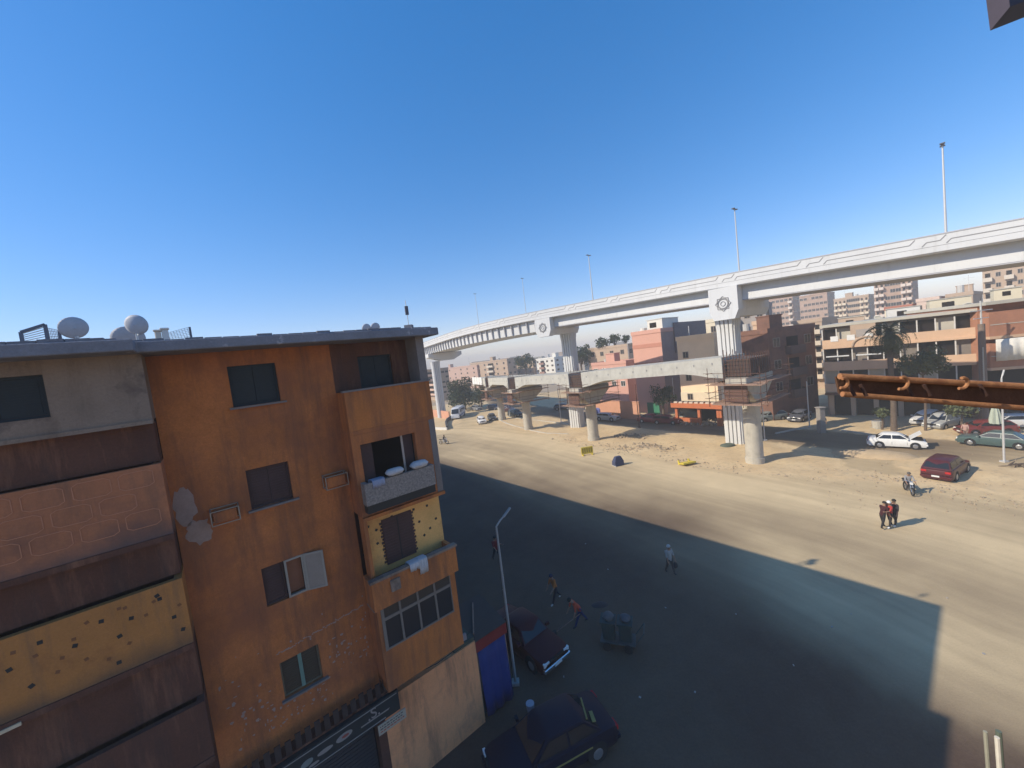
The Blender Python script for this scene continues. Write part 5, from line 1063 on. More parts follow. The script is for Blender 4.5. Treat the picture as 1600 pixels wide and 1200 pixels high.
# near vehicles in the shade
car('old dark red square sedan with a chrome bumper beside the lamp post', G(822, 1010) , hdg((800, 985), (868, 1036)), mm((0.05, .006, .009), .5, spec=.18), 'boxy', 4.15, 1.62, 1.4)
def bluex(t, L, Wd, H, belt, cx, bx):
    ym = mm((0.26, .23, .07))
    b = MB(); b.bar((bx + .02, -.5, belt + .06), (bx + .42, .55, H - .13), .05, .03, ym); b.build('yellow_strip', t); b = MB(); b.bar((bx + .02, .1, belt + .07), (bx + .2, .62, belt + .25), .12, .03, ym); b.build('yellow_strip', t)
    for s_ in (-1, 1): b = MB(); b.box(-L * .25, L * .2, s_ * (Wd / 2 + .004) - .008, s_ * (Wd / 2 + .004) + .008, belt - .32, belt - .27, ym); b.build('side_strip', t)
car('dark navy hatchback with yellow strips parked at the bottom edge', G(864, 1184), hdg((925, 1145), (800, 1215)), mm((0.006, .008, .022), .5, spec=.18), 'sedan', 4.3, 1.7, 1.45, extras=bluex)

# ------------------------------------------------------------------ people
skin_c = (0.28, .16, .10)
def person(label, loc, heading, top, legs, hair=(0.02, .018, .016), lean=0, arms=((15, 5), (15, 5)), stride=18, shoes=(0.03, .03, .03), sit=False, headlean=0, hat=None, h=1.72, group='people in the street', robe=False):
    t = thing('person', label, 'person', loc, heading, group); S = h / 1.72
    mats = [mm(skin_c, .6), mm(top, .9), mm(legs, .9), mm(shoes, .7)]
    Q = Matrix.Rotation(R(lean), 3, 'Y'); pel = Vector((0, 0, .93 if not sit else .82))
    def up(v): return pel + Q @ (Vector(v) - Vector((0, 0, .93)))
    J = {}; E_ = []; rad = {}; col = {}
    def j(n_, v, r_, c, par=None):
        J[n_] = Vector(v) * S; rad[n_] = r_ * S; col[n_] = c
        if par: E_.append((par, n_))
    j('pel', pel, .135, 2); j('wst', up((0, 0, 1.12)), .125, 1, 'pel'); j('ch', up((.01, 0, 1.33)), .15, 1, 'wst'); j('nk', up((0, 0, 1.47)), .062, 0, 'ch')
    hd = up((.03, 0, 1.6)); j('hd', hd, .095, 0, 'nk'); j('ht', up((.03, 0, 1.69)), .075, 0, 'hd')
    for s_, nm in ((1, 'l'), (-1, 'r')):
        sw, el = arms[0 if s_ > 0 else 1]
        sh = Vector((0, s_ * .185, 1.41)); a1 = R(sw); e = sh + Vector((math.sin(a1) * .29, s_ * .05, -math.cos(a1) * .29)); a2 = R(sw + el); wv = e + Vector((math.sin(a2) * .26, 0, -math.cos(a2) * .26)); hv = wv + Vector((math.sin(a2) * .09, 0, -math.cos(a2) * .09)); fv = hv + Vector((math.sin(a2 + .3) * .08, 0, -math.cos(a2 + .3) * .08))
        j('sh' + nm, up(sh), .07, 1, 'ch'); j('el' + nm, up(e), .048, 1, 'sh' + nm); j('wr' + nm, up(wv), .034, 0, 'el' + nm); j('ha' + nm, up(hv), .036, 0, 'wr' + nm)
        for q, dy in enumerate((-.03, -.01, .01, .03)): j('f%d' % q + nm, up(fv + Vector((0, dy, (.008, 0, .003, .014)[q]))), .0095, 0, 'ha' + nm)
        j('th' + nm, up(hv + Vector((.05, -s_ * .01, -.01))), .011, 0, 'ha' + nm)
        st = R(stride) * s_
        if sit: kn = Vector((.38, s_ * .17, .80)); an = Vector((.30, s_ * .2, .36))
        else: kn = Vector((math.sin(st) * .42, s_ * .10, .93 - math.cos(st) * .44)); kb = st - (R(12) if st < 0 else R(2)) ; an = kn + Vector((math.sin(kb) * .40, 0, -math.cos(kb) * .40)); an.z = max(an.z, .075)
        j('hp' + nm, (pel.x, s_ * .09, pel.z - .03), .105, 2, 'pel'); j('kn' + nm, kn, .068, 2, 'hp' + nm); j('an' + nm, an, .048, 2 if not robe else 0, 'kn' + nm); j('to' + nm, an + Vector((.15, s_ * .02, -.035)), .042, 3, 'an' + nm)
    names = list(J); idx = {n_: i for i, n_ in enumerate(names)}
    me = bpy.data.meshes.new('body'); me.from_pydata([J[n_] for n_ in names], [(idx[a], idx[c]) for a, c in E_], [])
    o = bpy.data.objects.new('body', me); COL.objects.link(o); md = o.modifiers.new('skin', 'SKIN'); md.use_smooth_shade = True
    sv = me.skin_vertices[0].data
    for n_ in names: sv[idx[n_]].radius = (rad[n_], rad[n_]); sv[idx[n_]].use_root = (n_ == 'pel')
    sb = o.modifiers.new('sub', 'SUBSURF'); sb.levels = 1; sb.render_levels = 1
    bpy.context.view_layer.update(); ev = o.evaluated_get(bpy.context.evaluated_depsgraph_get()); m2 = bpy.data.meshes.new_from_object(ev); bpy.data.objects.remove(o)
    for mt in mats: m2.materials.append(mt)
    segs = [(J[a], J[c], col[c] if a not in ('an' + 'l', 'an' + 'r') else 3, rad[c]) for a, c in E_]
    for f in m2.polygons:
        best = None
        for a, c, k, rr in segs:
            d = c - a; tt = max(0, min(1, (f.center - a).dot(d) / (d.length_squared + 1e-9))); dd = (f.center - a - d * tt).length - rr
            if best is None or dd < best[0]: best = (dd, k)
        f.material_index = best[1]
    bo = bpy.data.objects.new('body', m2); COL.objects.link(bo); bo.parent = t
    # hair or cap, and a face
    b = MB(); c = J['hd'] + (J['ht'] - J['hd']) * .55; rings = []
    fw = Q @ Vector((1, 0, 0)); uv = Q @ Vector((0, 0, 1)); sd = Vector((0, 1, 0))
    for k in range(6):
        a = k / 5 * math.pi * .55; rr = .112 * S * math.sin(a + .02); rings.append([c + uv * (.115 * S * math.cos(a)) + (fw * math.cos(q) * (1.0 if math.cos(q) < .3 else .9) + sd * math.sin(q)) * rr - fw * .012 for q in [2 * math.pi * i / 12 for i in range(12)]])
    b.loft(rings, mm(hat or hair, .85)); b.build('cap' if hat else 'hair', t, True)
    b = MB()
    for s_ in (-1, 1): b.obox(J['hd'] + fw * .095 * S + sd * s_ * .034 * S + uv * .02 * S, .01, .022, .012, 0, tyre)
    b.obox(J['hd'] + fw * .095 * S - uv * .055 * S, .012, .045, .012, 0, mm((0.25, .09, .07))); b.build('face', t)
    b = MB(); b.obox(J['hd'] + fw * .11 * S - uv * .015 * S, .03, .026, .045, 0, mats[0]); b.build('nose', t)
    return t, J
P_ = G(777, 877); person('person in a dark red top and black trousers walking by the lamp post', P_, face_cam(P_) + .6, (0.16, .02, .02), (0.02, .02, .022), arms=((35, 60), (20, 40)))
P_ = G(870, 943); person('street sweeper in an orange vest stepping along with bent legs', P_, R(215), (0.42, .14, .03), (0.03, .03, .035), hair=(0.02, .02, .05), lean=14, arms=((40, 20), (30, 20)), stride=26, hat=(0.02, .025, .06), shoes=(.5, .48, .44))
P_ = G(908, 979); sw, JS = person('street sweeper in an orange vest and blue trousers leaning over a broom', P_, R(195), (0.45, .07, .03), (0.025, .035, .10), lean=38, arms=((38, 20), (55, 10)), stride=24)
P_ = G(1048, 897); wk, _ = person('person in a pale shirt and cap carrying a bag across the shade', P_, R(-70), (0.33, .31, .28), (0.06, .05, .045), hat=(0.45, .42, .38), stride=14)
P_ = G(1380, 826); person('person in a black and maroon top, left in the trio on the sunny plaza', P_, R(10), (0.05, .012, .015), (0.02, .02, .022), lean=14, arms=((40, 30), (20, 20)), stride=14)
P_ = G(1391, 825); person('person with white hair and a red jacket in the middle of the trio', P_, R(180), (0.4, .04, .03), (0.025, .022, .022), hair=(0.75, .74, .72), hat=(0.75, .74, .72), arms=((40, 50), (10, 10)), stride=10, shoes=(.7, .7, .68))
P_ = G(1399, 822); person('person in dark clothes and white shoes, right in the trio', P_, R(190), (0.03, .025, .03), (0.03, .028, .028), stride=12, shoes=(.72, .72, .7))
P_ = G(1288, 671); person('person in black standing in the shade by the grey post', P_, R(230), (0.02, .02, .02), (0.02, .02, .022), stride=6)
P_ = G(1509, 686); person('person in a pinkish top by the dark green sedan', P_, R(200), (0.42, .26, .22), (0.2, .14, .12), stride=8)
# broom
b = MB(); h0 = Vector((JS['hal'].x, JS['hal'].y, JS['hal'].z)); e0 = Vector((1.25, -.1, .05)); b.tube([h0 - (e0 - h0) * .35, e0], .016, plankm, 6); br = thing('broom', 'long handled broom held low by the leaning sweeper', 'broom', sw.location, sw.rotation_euler[2]); b.build('handle', br); b = MB(); b.loft([[e0 + Vector((0, y, .08)) for y in (-.05, .05)] + [e0 + Vector((.06, y, .08)) for y in (.05, -.05)], [e0 + Vector((.05, y, -.04)) for y in (-.2, .2)] + [e0 + Vector((.35, y, -.04)) for y in (.22, -.22)]], mm((0.03, .026, .022))); b.build('bristles', br)
b = MB(); b.loft([[Vector((math.cos(q) * r_, math.sin(q) * r_ * .6, z)) for q in [i * math.pi / 5 for i in range(10)]] for z, r_ in ((0, .06), (.1, .14), (.25, .13), (.36, .05))], mm((0.04, .035, .035))); o = b.build('carrier_bag', None, True); o.location = wk.location + Vector((.28, -.06, .35)); tag(o, 'dark carrier bag in the hand of the walker in the pale shirt', 'bag')
# motorbikes
def moto(label, loc, heading, body):
    t = thing('motorcycle', label, 'motorcycle', loc, heading, 'motorcycles')
    for x in (.65, -.62):
        b = MB(); pts = [(x + .27 * math.cos(q), 0, .3 + .27 * math.sin(q)) for q in [i * math.pi / 9 for i in range(19)]]; b.tube(pts, .045, tyre, 6); wo = b.build('wheel', t, True); b = MB()
        for q in range(4): b.bar((x - .26 * math.cos(q * .785), 0, .3 - .26 * math.sin(q * .785)), (x + .26 * math.cos(q * .785), 0, .3 + .26 * math.sin(q * .785)), .015, .015, chrome)
        b.build('spokes', wo)
    b = MB(); b.loft([[(.4, y, z) for y, z in ((-.1, .62), (.1, .62), (.12, .85), (-.12, .85))], [(0, y, z) for y, z in ((-.13, .6), (.13, .6), (.14, .88), (-.14, .88))], [(-.15, y, z) for y, z in ((-.08, .62), (.08, .62), (.08, .8), (-.08, .8))]], body); b.build('fuel_tank', t, True)
    b = MB(); b.loft([[(x, y, z) for y, z in ((-.12, z0), (.12, z0), (.1, z0 + .08), (-.1, z0 + .08))] for x, z0 in ((-.12, .74), (-.45, .74), (-.8, .8))], tyre); b.build('seat', t)
    b = MB(); b.tube([(.65, .06, .3), (.42, .06, 1.0)], .025, chrome, 6); b.tube([(.65, -.06, .3), (.42, -.06, 1.0)], .025, chrome, 6); b.tube([(.3, .34, 1.05), (.42, 0, 1.0), (.3, -.34, 1.05)], .018, chrome, 6); b.build('fork', t)
    b = MB(); b.obox((.08, 0, .42), .42, .24, .3, 0, rimm); b.tube([(.2, .12, .3), (-.3, .14, .28), (-.8, .16, .34)], .035, chrome, 6); b.tube([(-.62, .1, .3), (-.1, .1, .5)], .03, tyre, 5); b.tube([(-.62, -.1, .3), (-.1, -.1, .5)], .03, tyre, 5); b.build('engine', t)
    b = MB(); b.cyl((.5, 0, .88), .09, .08, lampm, 12, 'X'); b.build('headlight', t); b = MB(); b.box(-.86, -.6, -.06, .06, .62, .66, body); b.build('rear_mudguard', t)
    return t
P_ = G(1420, 770); moto('motorcycle under a rider in grey on the sunny plaza', P_, face_cam(P_) + .3, mm((0.06, .06, .07), .4)); person('rider in a grey jacket sitting on the motorcycle', P_ + Vector((.0, .0, .0)), face_cam(P_) + .3, (0.28, .27, .26), (0.05, .05, .055), sit=True, lean=12, arms=((45, 25), (45, 25)), hair=(.1, .09, .08))
P_ = G(694, 694); moto('white motorcycle on the far road just right of the near block', P_, R(-20), mm((0.5, .5, .5), .4)); person('rider in dark clothes on the white motorcycle at left', P_, R(-20), (0.05, .05, .06), (0.04, .04, .05), sit=True, lean=12, arms=((45, 25), (45, 25)))

# ------------------------------------------------------------------ street furniture and small things
def light_pole(label, loc, h, arm=None, r=.075, mt=galv, heading=0, lean=(0, 0)):
    t = thing('light_pole', label, 'street lamp', loc, heading, 'light poles at street level'); b = MB(); top = Vector((lean[0], lean[1], h)); b.tube([(0, 0, -.1), top], [r, r * .7], mt, 8); b.build('column', t)
    b = MB(); b.obox((0, 0, .06), r * 5, r * 5, .12, 0, mt); b.build('base_plate', t)
    if arm:
        b = MB(); e = top + Vector(arm); b.tube([top, top + Vector(arm) * .5 + Vector((0, 0, .04)), e], r * .6, mt, 6); b.build('arm', t); b = MB(); dv = Vector(arm).normalized(); b.bar(e - dv * .05, e + dv * .42, .1, .05, mt); b.build('lamp_head', t)
    return t
LPs = G(806, 1068); hl = at(784, 822, LPs.y).z
light_pole('near grey lamp post with one bent arm beside the old red sedan', LPs, hl, arm=(.35, .3, .28), r=.06, heading=0, mt=mm((0.34, .33, .31), .5))
def pole_px(label, base, top, **k): p = G(*base); light_pole(label, p, at(*top, p.y).z, **k)
pole_px('white pole standing in the side road before the maroon house', (1265, 668), (1259, 596))
pole_px('thin white pole at the right edge in front of the green sedan', (1569, 722), (1562, 592), arm=(.1, 0, .3))
pole_px('rusty thin pole left of the tall pink house', (999, 668), (994, 600), mt=rebar)
pole_px('slim white pole between the pink and khaki houses', (1056, 652), (1053, 590)); pole_px('white pole with a flat head right of the nearest round pier', (1195, 688), (1191, 636), arm=(-.6, 0, .05)); pole_px('slim pole behind the second and third round piers', (877, 660), (872, 604)); pole_px('thin pole left of the third round pier', (797, 652), (796, 622))
p = gp(1284, 676); b = MB(); b.box(-.32, .32, -.32, .32, -.2, 3.0, mm((0.28, .25, .22))); b.box(-.4, .4, -.4, .4, 3.0, 3.12, mm((0.28, .25, .22))); o = b.build('reflection_post', bevel=.03); o.location = (p.x, p.y, 0); tag(o, 'short thick grey post standing in for a window reflection at the side road edge', 'post')  # post added in place of a reflection in the window glass
# yellow barriers
def barrier(label, loc, heading, mt, flat_=False):
    t = thing('road_barrier', label, 'barrier', loc, heading, 'road barriers'); q = Matrix.Rotation(R(80) if flat_ else 0, 3, 'X'); up_ = .12 if flat_ else 0
    def bx(nm, x0, x1, y0, y1, z0, z1, m_): 
        b = MB(); vs = [q @ Vector((x, y, z)) + Vector((0, 0, up_)) for z in (z0, z1) for y in (y0, y1) for x in (x0, x1)]; b.add(vs, [(0, 2, 3, 1), (4, 5, 7, 6), (0, 1, 5, 4), (2, 6, 7, 3), (0, 4, 6, 2), (1, 3, 7, 5)], m_); b.build(nm, t)
    bx('bottom_rail', -.75, .75, -.08, .08, .18, .32, mt); bx('top_rail', -.75, .75, -.08, .08, .92, 1.06, mt)
    for k in range(6): x = -.7 + k * .28; bx('upright', x - .07, x + .07, -.06, .06, .321, .919, mt)
    for x in (-.6, .6): bx('foot', x - .06, x + .06, -.3, .3, 0, .179, mt)
    b = MB(); b.obox(q @ Vector((0, .0, .62)) + Vector((0, 0, up_)), 1.4, .05, .56, q, mm((0.30, .23, .05))); b.build('infill_panel', t)
ym = mm((0.62, .48, .06), .6)
barrier('yellow plastic barrier standing upright on the plaza', G(918, 711), R(8), ym); barrier('yellow plastic barrier lying flat at the edge of the sand', G(1068, 724), R(12), ym, True)
b = MB(); b.loft([[(x, y, 0) for x, y in ((-.6, -.35), (.6, -.35), (.6, .35), (-.6, .35))], [(x, y, .5) for x, y in ((-.6, -.3), (.6, -.3), (.6, .3), (-.6, .3))], [(x, y, 1.05) for x, y in ((-.35, -.15), (.35, -.15), (.35, .15), (-.35, .15))]], mm((0.05, .06, .11))); b.box(-.62, -.5, -.4, .4, 0, .12, mm((0.5, .48, .42))); o = b.build('dark_barrier', bevel=.05); o.location = G(966, 727); o.rotation_euler = (0, 0, R(20)); tag(o, 'dark blue block barrier between the two yellow ones', 'barrier')
# street sweepers' cart with bins
CT = G(967, 1008); t = thing('sweeper_cart', 'low handcart carrying two dark rubbish bins on the shaded plaza', 'cart', CT, R(-20)); cm = mm((0.07, .08, .075))
b = MB(); b.box(-.75, .75, -.38, .38, .3, .36, cm); b.build('bed', t); b = MB(); b.tube([(.75, -.35, .36), (1.15, -.33, .95), (1.15, .33, .95), (.75, .35, .36)], .022, cm, 6); b.build('handle', t)
for x, y in ((-.45, -.42), (-.45, .42), (.45, -.42), (.45, .42)): b = MB(); b.tube([(x, y - .04, .18), (x, y + .04, .18)], .18, tyre, 14); b.build('wheel', t, True)
for k, x in enumerate((-.37, .36)):
    q = Matrix.Rotation(R(-20), 3, 'Z') @ Vector((x, 0, .362)); tb = thing('rubbish_bin', ['left dark green rubbish bin on the cart, topped with a pale bag', 'right dark green rubbish bin on the cart, next to the handle'][k], 'bin', CT + q, R(-20), 'bins on the handcart'); b = MB(); gm = mm((0.035, .055, .05), .6)
    b.loft([[(sx * (.24 + .06 * z), sy * (.26 + .06 * z), z) for sx, sy in ((-1, -1), (1, -1), (1, 1), (-1, 1))] for z in (0, .8)], gm); b.build('bin_body', tb, bevel=.03); b = MB(); b.box(-.33, .33, -.35, .35, .8, .86, gm); b.build('rim', tb)
    if k == 0 or 1:
        b = MB(); r_ = random.Random(50 + k); b.loft([[(math.cos(a) * rr * r_.uniform(.85, 1.15), math.sin(a) * rr * r_.uniform(.85, 1.15), z) for a in [i * math.pi / 5 for i in range(10)]] for z, rr in ((0, .2), (.1, .24), (.22, .17), (.28, .03))], mm(((.10, .095, .09), (.075, .08, .085))[k])); o = b.build('rubbish_bag', None, True); o.location = CT + q + Vector((.03, 0, .862)); tag(o, ['pale crumpled bag on top of the left cart bin', 'greyish crumpled bag on top of the right cart bin'][k], 'bag', 'bags on the cart bins')
p = G(937, 945); b = MB(); r_ = random.Random(61); b.loft([[(math.cos(a) * rr * 1.6, math.sin(a) * rr, z) for a in [i * math.pi / 5 for i in range(10)]] for z, rr in ((-.02, .3), (.05, .22), (.09, .08))], mm((0.045, .033, .032))); o = b.build('rubbish_heap', None, True); o.location = p; tag(o, 'low swept heap of rubbish on the shaded plaza behind the broom', 'heap')
# stall with blue tarpaulin against the pink wall
ST_ = thing('market_stall', 'stall with a blue tarpaulin front, red valance and tan roof beside the pink wall', 'stall', w_loc(1.0, .9, 0), RZ)
bt = mat('blue_tarpaulin', (0.014, 0.032, 0.15), .6, .12, 1.5, .3, 6); n_ = 14
b = MB(); rings = []
for j, z in enumerate((2.75, 2.1, 1.4, .75, .2)): rings.append([(.05 + 1.25 * i / n_, -.02 + .05 * math.sin(i * 1.3 + j * .5) - .05 * j, z + .02 * math.sin(i)) for i in range(n_ + 1)])
b.loft(rings, bt, closed=False, caps=False); o = b.build('tarpaulin', ST_, True); o.modifiers.new('s', 'SOLIDIFY').thickness = .012
b = MB(); b.box(-.05, 1.4, -.1, -.05, 2.7, 3.1, mm((0.2, .022, .018))); b.build('valance', ST_); b = MB(); b.bar((.68, -.08, 3.1), (.68, 1.7, 3.5), 1.5, .05, mm((0.075, .05, .038))); b.build('roof_sheet', ST_); b = MB(); b.bar((.1, .2, 3.22), (.9, 1.4, 3.5), .05, .05, plankm); b.build('roof_batten', ST_)
for x, y in ((.0, 0), (1.35, 0), (0, 1.6), (1.35, 1.6)): b = MB(); b.bar((x, y + .03, 0), (x, y + .03, 3.05), .06, .06, plankm); b.build('post', ST_)
b = MB(); b.box(.1, 1.3, .2, 1.5, 0, .9, mm((0.08, .06, .05))); b.build('counter', ST_)
p = gp(830, 1115); b = MB(); b.loft([[(math.cos(a) * rr, math.sin(a) * rr, z) for a in [i * math.pi / 6 for i in range(12)]] for z, rr in ((0, .12), (.3, .15), (.42, .16))], mm((0.40, .38, .42))); o = b.build('bucket'); o.location = (p.x, p.y, 0); tag(o, 'small pale bucket standing by the stall and the navy car', 'bucket')
# scattered litter and stones
lt = MB(); r_ = random.Random(77)
for px, py in ((1086, 1082), (881, 1058), (915, 850), (786, 922), (1040, 950), (1000, 1090), (1150, 960), (1300, 980), (1330, 960), (950, 890), (1240, 1040), (1537, 1022), (1480, 935)): p = gp(px, py); lt.obox((p.x, p.y, .02), r_.uniform(.03, .09), r_.uniform(.03, .08), .03, r_.uniform(0, 3), mm((0.33, .31, .29)))
o = lt.build('litter'); o['kind'] = 'stuff'
rb = MB()
def rock(p, s_):
    q = Quaternion((r_.gauss(0, 1), r_.gauss(0, 1), r_.gauss(0, 1), r_.gauss(0, 1))).normalized(); vs = [p + q @ (Vector(v).normalized() * s_ * r_.uniform(.6, 1.2)) for v in ((1, 0, 0), (-1, 0, 0), (0, 1, 0), (0, -1, 0), (0, 0, .8), (0, 0, -.8))]
    rb.add(vs, [(0, 2, 4), (2, 1, 4), (1, 3, 4), (3, 0, 4), (2, 0, 5), (1, 2, 5), (3, 1, 5), (0, 3, 5)], stone)
edge = [(880, 683), (905, 690), (930, 694), (960, 698), (1000, 708), (1060, 716), (1120, 728), (1190, 738), (1280, 745), (1350, 742), (1420, 748), (1500, 770), (1590, 795)]
for k in range(900):
    i = r_.randrange(len(edge) - 1); u_ = r_.random(); px = edge[i][0] + (edge[i + 1][0] - edge[i][0]) * u_; py = edge[i][1] + (edge[i + 1][1] - edge[i][1]) * u_; p = gp(px, py) + Vector((r_.gauss(0, .9), r_.gauss(0, .9), .02)); rock(p, abs(r_.gauss(0, .06)) + .02)
for k in range(260): p = gp(1010 + r_.gauss(0, 22), 700 + r_.gauss(0, 3)) + Vector((r_.gauss(0, .4), r_.gauss(0, .4), .05)); rock(p, abs(r_.gauss(0, .12)) + .04)
for k in range(220): p = gp(r_.uniform(1050, 1150), 661 + r_.gauss(0, 2)) + Vector((0, 0, .1)); rock(p, abs(r_.gauss(0, .22)) + .08)
for k in range(160): p = gp(r_.uniform(960, 1010), 682 + r_.gauss(0, 2)) + Vector((0, 0, .05)); rock(p, abs(r_.gauss(0, .12)) + .04)
for k in range(160): p = gp(r_.uniform(1280, 1600), r_.uniform(706, 800)) + Vector((0, 0, .02)); rock(p, abs(r_.gauss(0, .04)) + .015)
o = rb.build('rubble'); o['kind'] = 'stuff'
# driftwood-like debris right, manhole pile, green awning, blue drum, parasol, wall at far pier
p = G(1590, 730); b = MB()
for k in range(7): b.tube([(r_.uniform(-.8, .8), r_.uniform(-.5, .5), .05 + k * .02), (r_.uniform(-.8, .8), r_.uniform(-.5, .5), .2 + k * .03), (r_.uniform(-1.2, 1.2), r_.uniform(-.5, .5), .1)], .04, bark, 5)
o = b.build('branch_pile'); o.location = p; tag(o, 'small pile of dry branches at the foot of the right light pole', 'branches')
p = G(1137, 697); b = MB(); b.loft([[(math.cos(a) * rr, math.sin(a) * rr * .6, z) for a in [i * math.pi / 7 for i in range(14)]] for z, rr in ((0, .9), (.22, .8), (.35, .3))], mm((0.10, .12, .09))); o = b.build('tarp_bundle', None, True); o.location = p; tag(o, 'dark green bundle lying at the foot of the right fluted pier', 'bundle')
p = gp(1022, 650); b = MB(); b.box(-1.2, 1.2, 0, .1, 0, 2.4, mm((0.04, .2, .11))); o = b.build('green_door'); o.location = (p.x, p.y, 0); o.rotation_euler = (0, 0, ST); tag(o, 'green metal door at the foot of the tall pink house', 'door')
p = G(935, 650); b = MB(); b.loft([[(x, y, z) for x, y in ((-1.1, -.7), (1.1, -.7), (1.1, .7), (-1.1, .7))] for z in (.3, 1.5)] + [[(x, y, 1.9) for x, y in ((-.9, -.4), (.9, -.4), (.9, .4), (-.9, .4))]], mm((0.10, .12, .32))); o = b.build('blue_skip', bevel=.1); o.location = p; o.rotation_euler = (0, 0, ST); tag(o, 'blue covered cart by the orange pink wall', 'cart')
p = G(1556, 680); t = thing('parasol', 'folded pale green parasol behind the dark green sedan', 'parasol', p); b = MB(); b.tube([(0, 0, 0), (0, 0, 3.2)], .04, galv, 6); b.build('pole', t); b = MB(); b.loft([[(math.cos(a) * rr * (1 if i % 2 else .75), math.sin(a) * rr * (1 if i % 2 else .75), z) for i, a in enumerate([i * math.pi / 8 for i in range(16)])] for z, rr in ((1.2, .5), (2.2, .35), (2.9, .2), (3.15, .04))], mm((0.38, .42, .34))); b.build('canopy', t, True)
p = gp(1537, 664); b = MB(); b.box(-.5, .5, 0, .2, 1.6, 2.6, whitew); b.box(-.05, .05, .05, .15, 0, 1.6, galv); o = b.build('white_signboard'); o.location = (p.x, p.y, 0); tag(o, 'white signboard on a post left of the folded parasol', 'sign')
q0, q1 = gp(660, 648), gp(702, 655); d = q1 - q0
b = MB(); b.box(0, d.length, 0, .3, -.1, 1.9, wl_); o = b.build('boundary_wall'); o.location = q0; o.rotation_euler = (0, 0, math.atan2(d.y, d.x)); tag(o, 'low orange wall round the foot of the far left flyover pier', 'wall')
q0, q1, q2 = G(660, 671), G(698, 672), G(705, 655)
for a, c, lb in ((q0, q1, 'pale low kerb wall at the left road bend'),):
    d = c - a; b = MB(); b.box(0, d.length, 0, .3, -.1, .5, whitew); o = b.build('kerb_wall'); o.location = a; o.rotation_euler = (0, 0, math.atan2(d.y, d.x)); tag(o, lb, 'wall')
b = MB(); pts = [G(699, 671), G(697, 664), G(699, 659), G(704, 655)]; 
for a, c in zip(pts[:-1], pts[1:]): b.bar(a + Vector((0, 0, .3)), c + Vector((0, 0, .3)), .3, 1.0, mm((0.07, .07, .075)))
o = b.build('dark_kerb'); tag(o, 'dark curved low guard wall at the left road bend', 'wall')
# sandy lumps of earth by the white sedan
p = G(1365, 712); b = MB(); rings = []
for k in range(5): a = k / 4 * math.pi / 2; rings.append([(math.cos(q) * 3.2 * math.cos(a) * (1 + .12 * noise.noise(Vector((math.cos(q) * 2, math.sin(q) * 2, k)))), math.sin(q) * 1.3 * math.cos(a), -.1 + .65 * math.sin(a) + .06 * noise.noise(Vector((math.cos(q) * 3, math.sin(q) * 3, k)))) for q in [i * math.pi / 12 for i in range(24)]])
sandm = mat('loose_sand', (0.45, 0.335, 0.205), .95, .15, 2, .5, 8); b.loft(rings, sandm, True, False); o = b.build('sand_heap', None, True); o.location = p; o.rotation_euler = (0, 0, R(-42)); tag(o, 'low heap of sand beside the white sedan', 'heap')

# ------------------------------------------------------------------ our own window: rusty drying bar on a bracket, shade corner
def cw(px, py, Y): return at(px, py, Y)
BR = thing('drying_bar', 'rusty drying bar with hooks reaching across the right of the view', 'bar', (0, 0, 0))
A0, A1 = cw(1312, 588, 1.05), cw(1760, 612, 1.05); B0, B1 = cw(1318, 616, 1.05), cw(1760, 650, 1.05)
dv = (A1 - A0).normalized(); back = Vector((0, 1, 0))
b = MB(); b.tube([A0, A1], .0085, rustbar, 10); b.build('upper_rod', BR, True); b = MB(); b.tube([B0 + back * .004, B1 + back * .004], .0075, rustbar, 10); b.build('lower_rod', BR, True)
b = MB(); m0 = (A0 + B0) / 2; m1 = (A1 + B1) / 2; b.loft([[A0 + back * .012 - Vector((0, 0, .002)), A1 + back * .012 - Vector((0, 0, .002)), B1 + back * .012, B0 + back * .012], [A0 + back * .018 - Vector((0, 0, .002)), A1 + back * .018 - Vector((0, 0, .002)), B1 + back * .018, B0 + back * .018]], mat('rust_web_shade', (0.10, .05, .028), .95, .25, 20, .2, 120)); b.build('web_plate', BR)  # hollow's shade put into the darker rust colour of the web
for px, big in ((1316, .8), (1408, 1.0), (1502, .9)):
    c0 = cw(px, 594, 1.02); b = MB(); r0 = .0165 * big; pts = [c0 + Vector((r0 * math.sin(q), -.004 + .006 * q / 4, r0 * math.cos(q) - .008)) for q in [-.3 + i * .32 for i in range(13)]]; b.tube(pts, .0042, rustbar, 7); b.build('hook', BR, True)
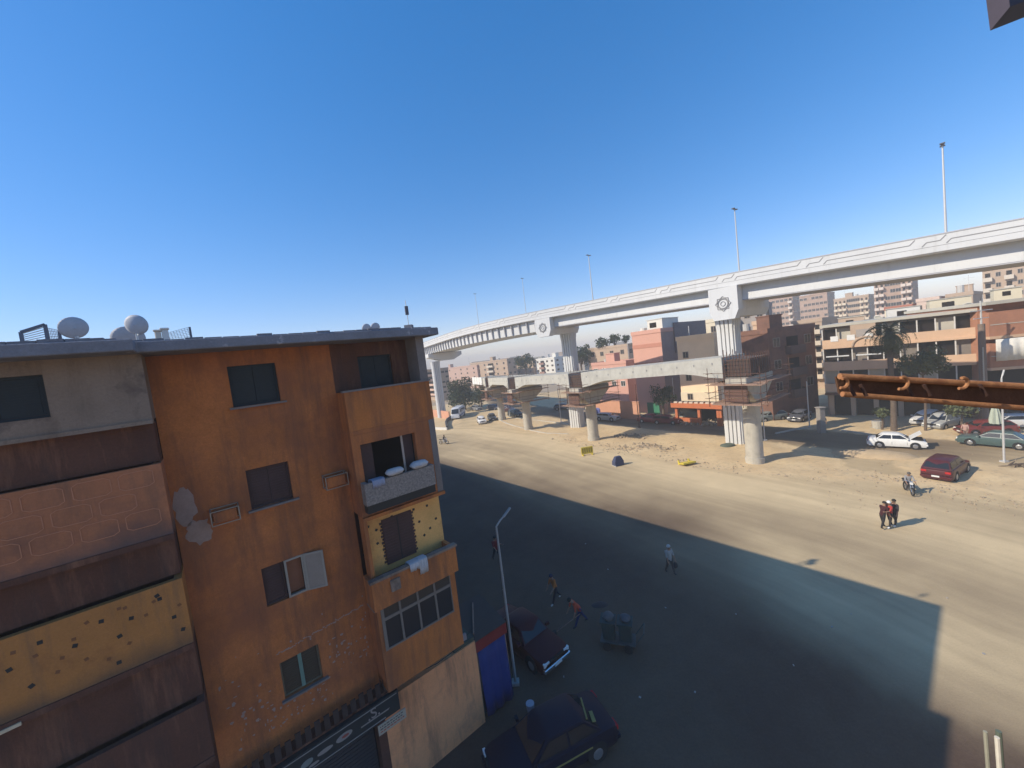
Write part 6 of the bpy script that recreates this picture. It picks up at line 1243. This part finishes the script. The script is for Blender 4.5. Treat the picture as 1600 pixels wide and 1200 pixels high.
for px in (1330, 1348, 1420, 1447, 1535):
    c0 = cw(px, 612, 1.03); b = MB(); b.tube([c0 + Vector((-.006, 0, .02)), c0 + Vector((.006, -.004, -.012))], .0045, mm((0.06, .03, .02)), 6); b.build('clip', BR)
WP = thing('window_wall', 'own facade edge carrying the drying bar, just outside the right of the frame', 'wall', (0, 0, 0)) if False else None
p = cw(1760, 630, 1.05); b = MB(); b.box(p.x - .02, p.x + .25, -.6, 1.07, 11.5, 16.0, greyw); b.box(-1.6, p.x - .021, -.6, -.35, 11.5, 12.2, greyw); o = b.build('balcony_wall'); tag(o, 'side wall of our own balcony holding the rusty bar at right', 'wall')
c = cw(1547, 48, 1.3); b = MB(); e1, e2 = cw(1720, -20, 1.5), cw(1533, -60, 1.3); b.loft([[c, e1, e1 + Vector((0, 0, .6)), e2], [c + Vector((0, -.05, .03)), e1 + Vector((0, -.05, .03)), e1 + Vector((0, -.05, .6)), e2 + Vector((0, -.05, .03))]], mm((0.07, .06, .08))); o = b.build('shutter_corner'); tag(o, 'dark corner of an open shutter at the top right edge', 'shutter')
b = MB(); q0, q1 = cw(1558, 1152, 1.1), cw(1566, 1260, 1.1); b.tube([q0, q1], .006, mm((0.6, .54, .42), .5), 8); b.tube([q0 + Vector((.03, .02, -.004)), q1 + Vector((.03, .02, 0))], .007, mm((0.12, .14, .10), .5), 8); b.tube([q0 + Vector((-.012, .02, -.0)), q1 + Vector((-.012, .02, 0))], .005, mm((0.3, .28, .2), .5), 8); o = b.build('bracket_upright'); tag(o, 'thin upright bracket rod with dark strips for its shadows at the bottom right edge', 'bracket')  # outer two tubes are added dark strips for the rod's side shadows

# ------------------------------------------------------------------ desert air
hm, hn, hl, hb = nodes('haze_air'); hn.remove(hb); pv = hn.new('ShaderNodeVolumePrincipled'); pv.inputs['Color'].default_value = (1.0, 0.96, 0.90, 1); pv.inputs['Density'].default_value = 0.0014; pv.inputs['Anisotropy'].default_value = -0.1
hl.new(pv.outputs[0], hn['Material Output'].inputs['Volume'])
b = MB(); b.box(-910, 910, -510, 1310, -1.4, 33, hm); o = b.build('haze'); o['kind'] = 'stuff'
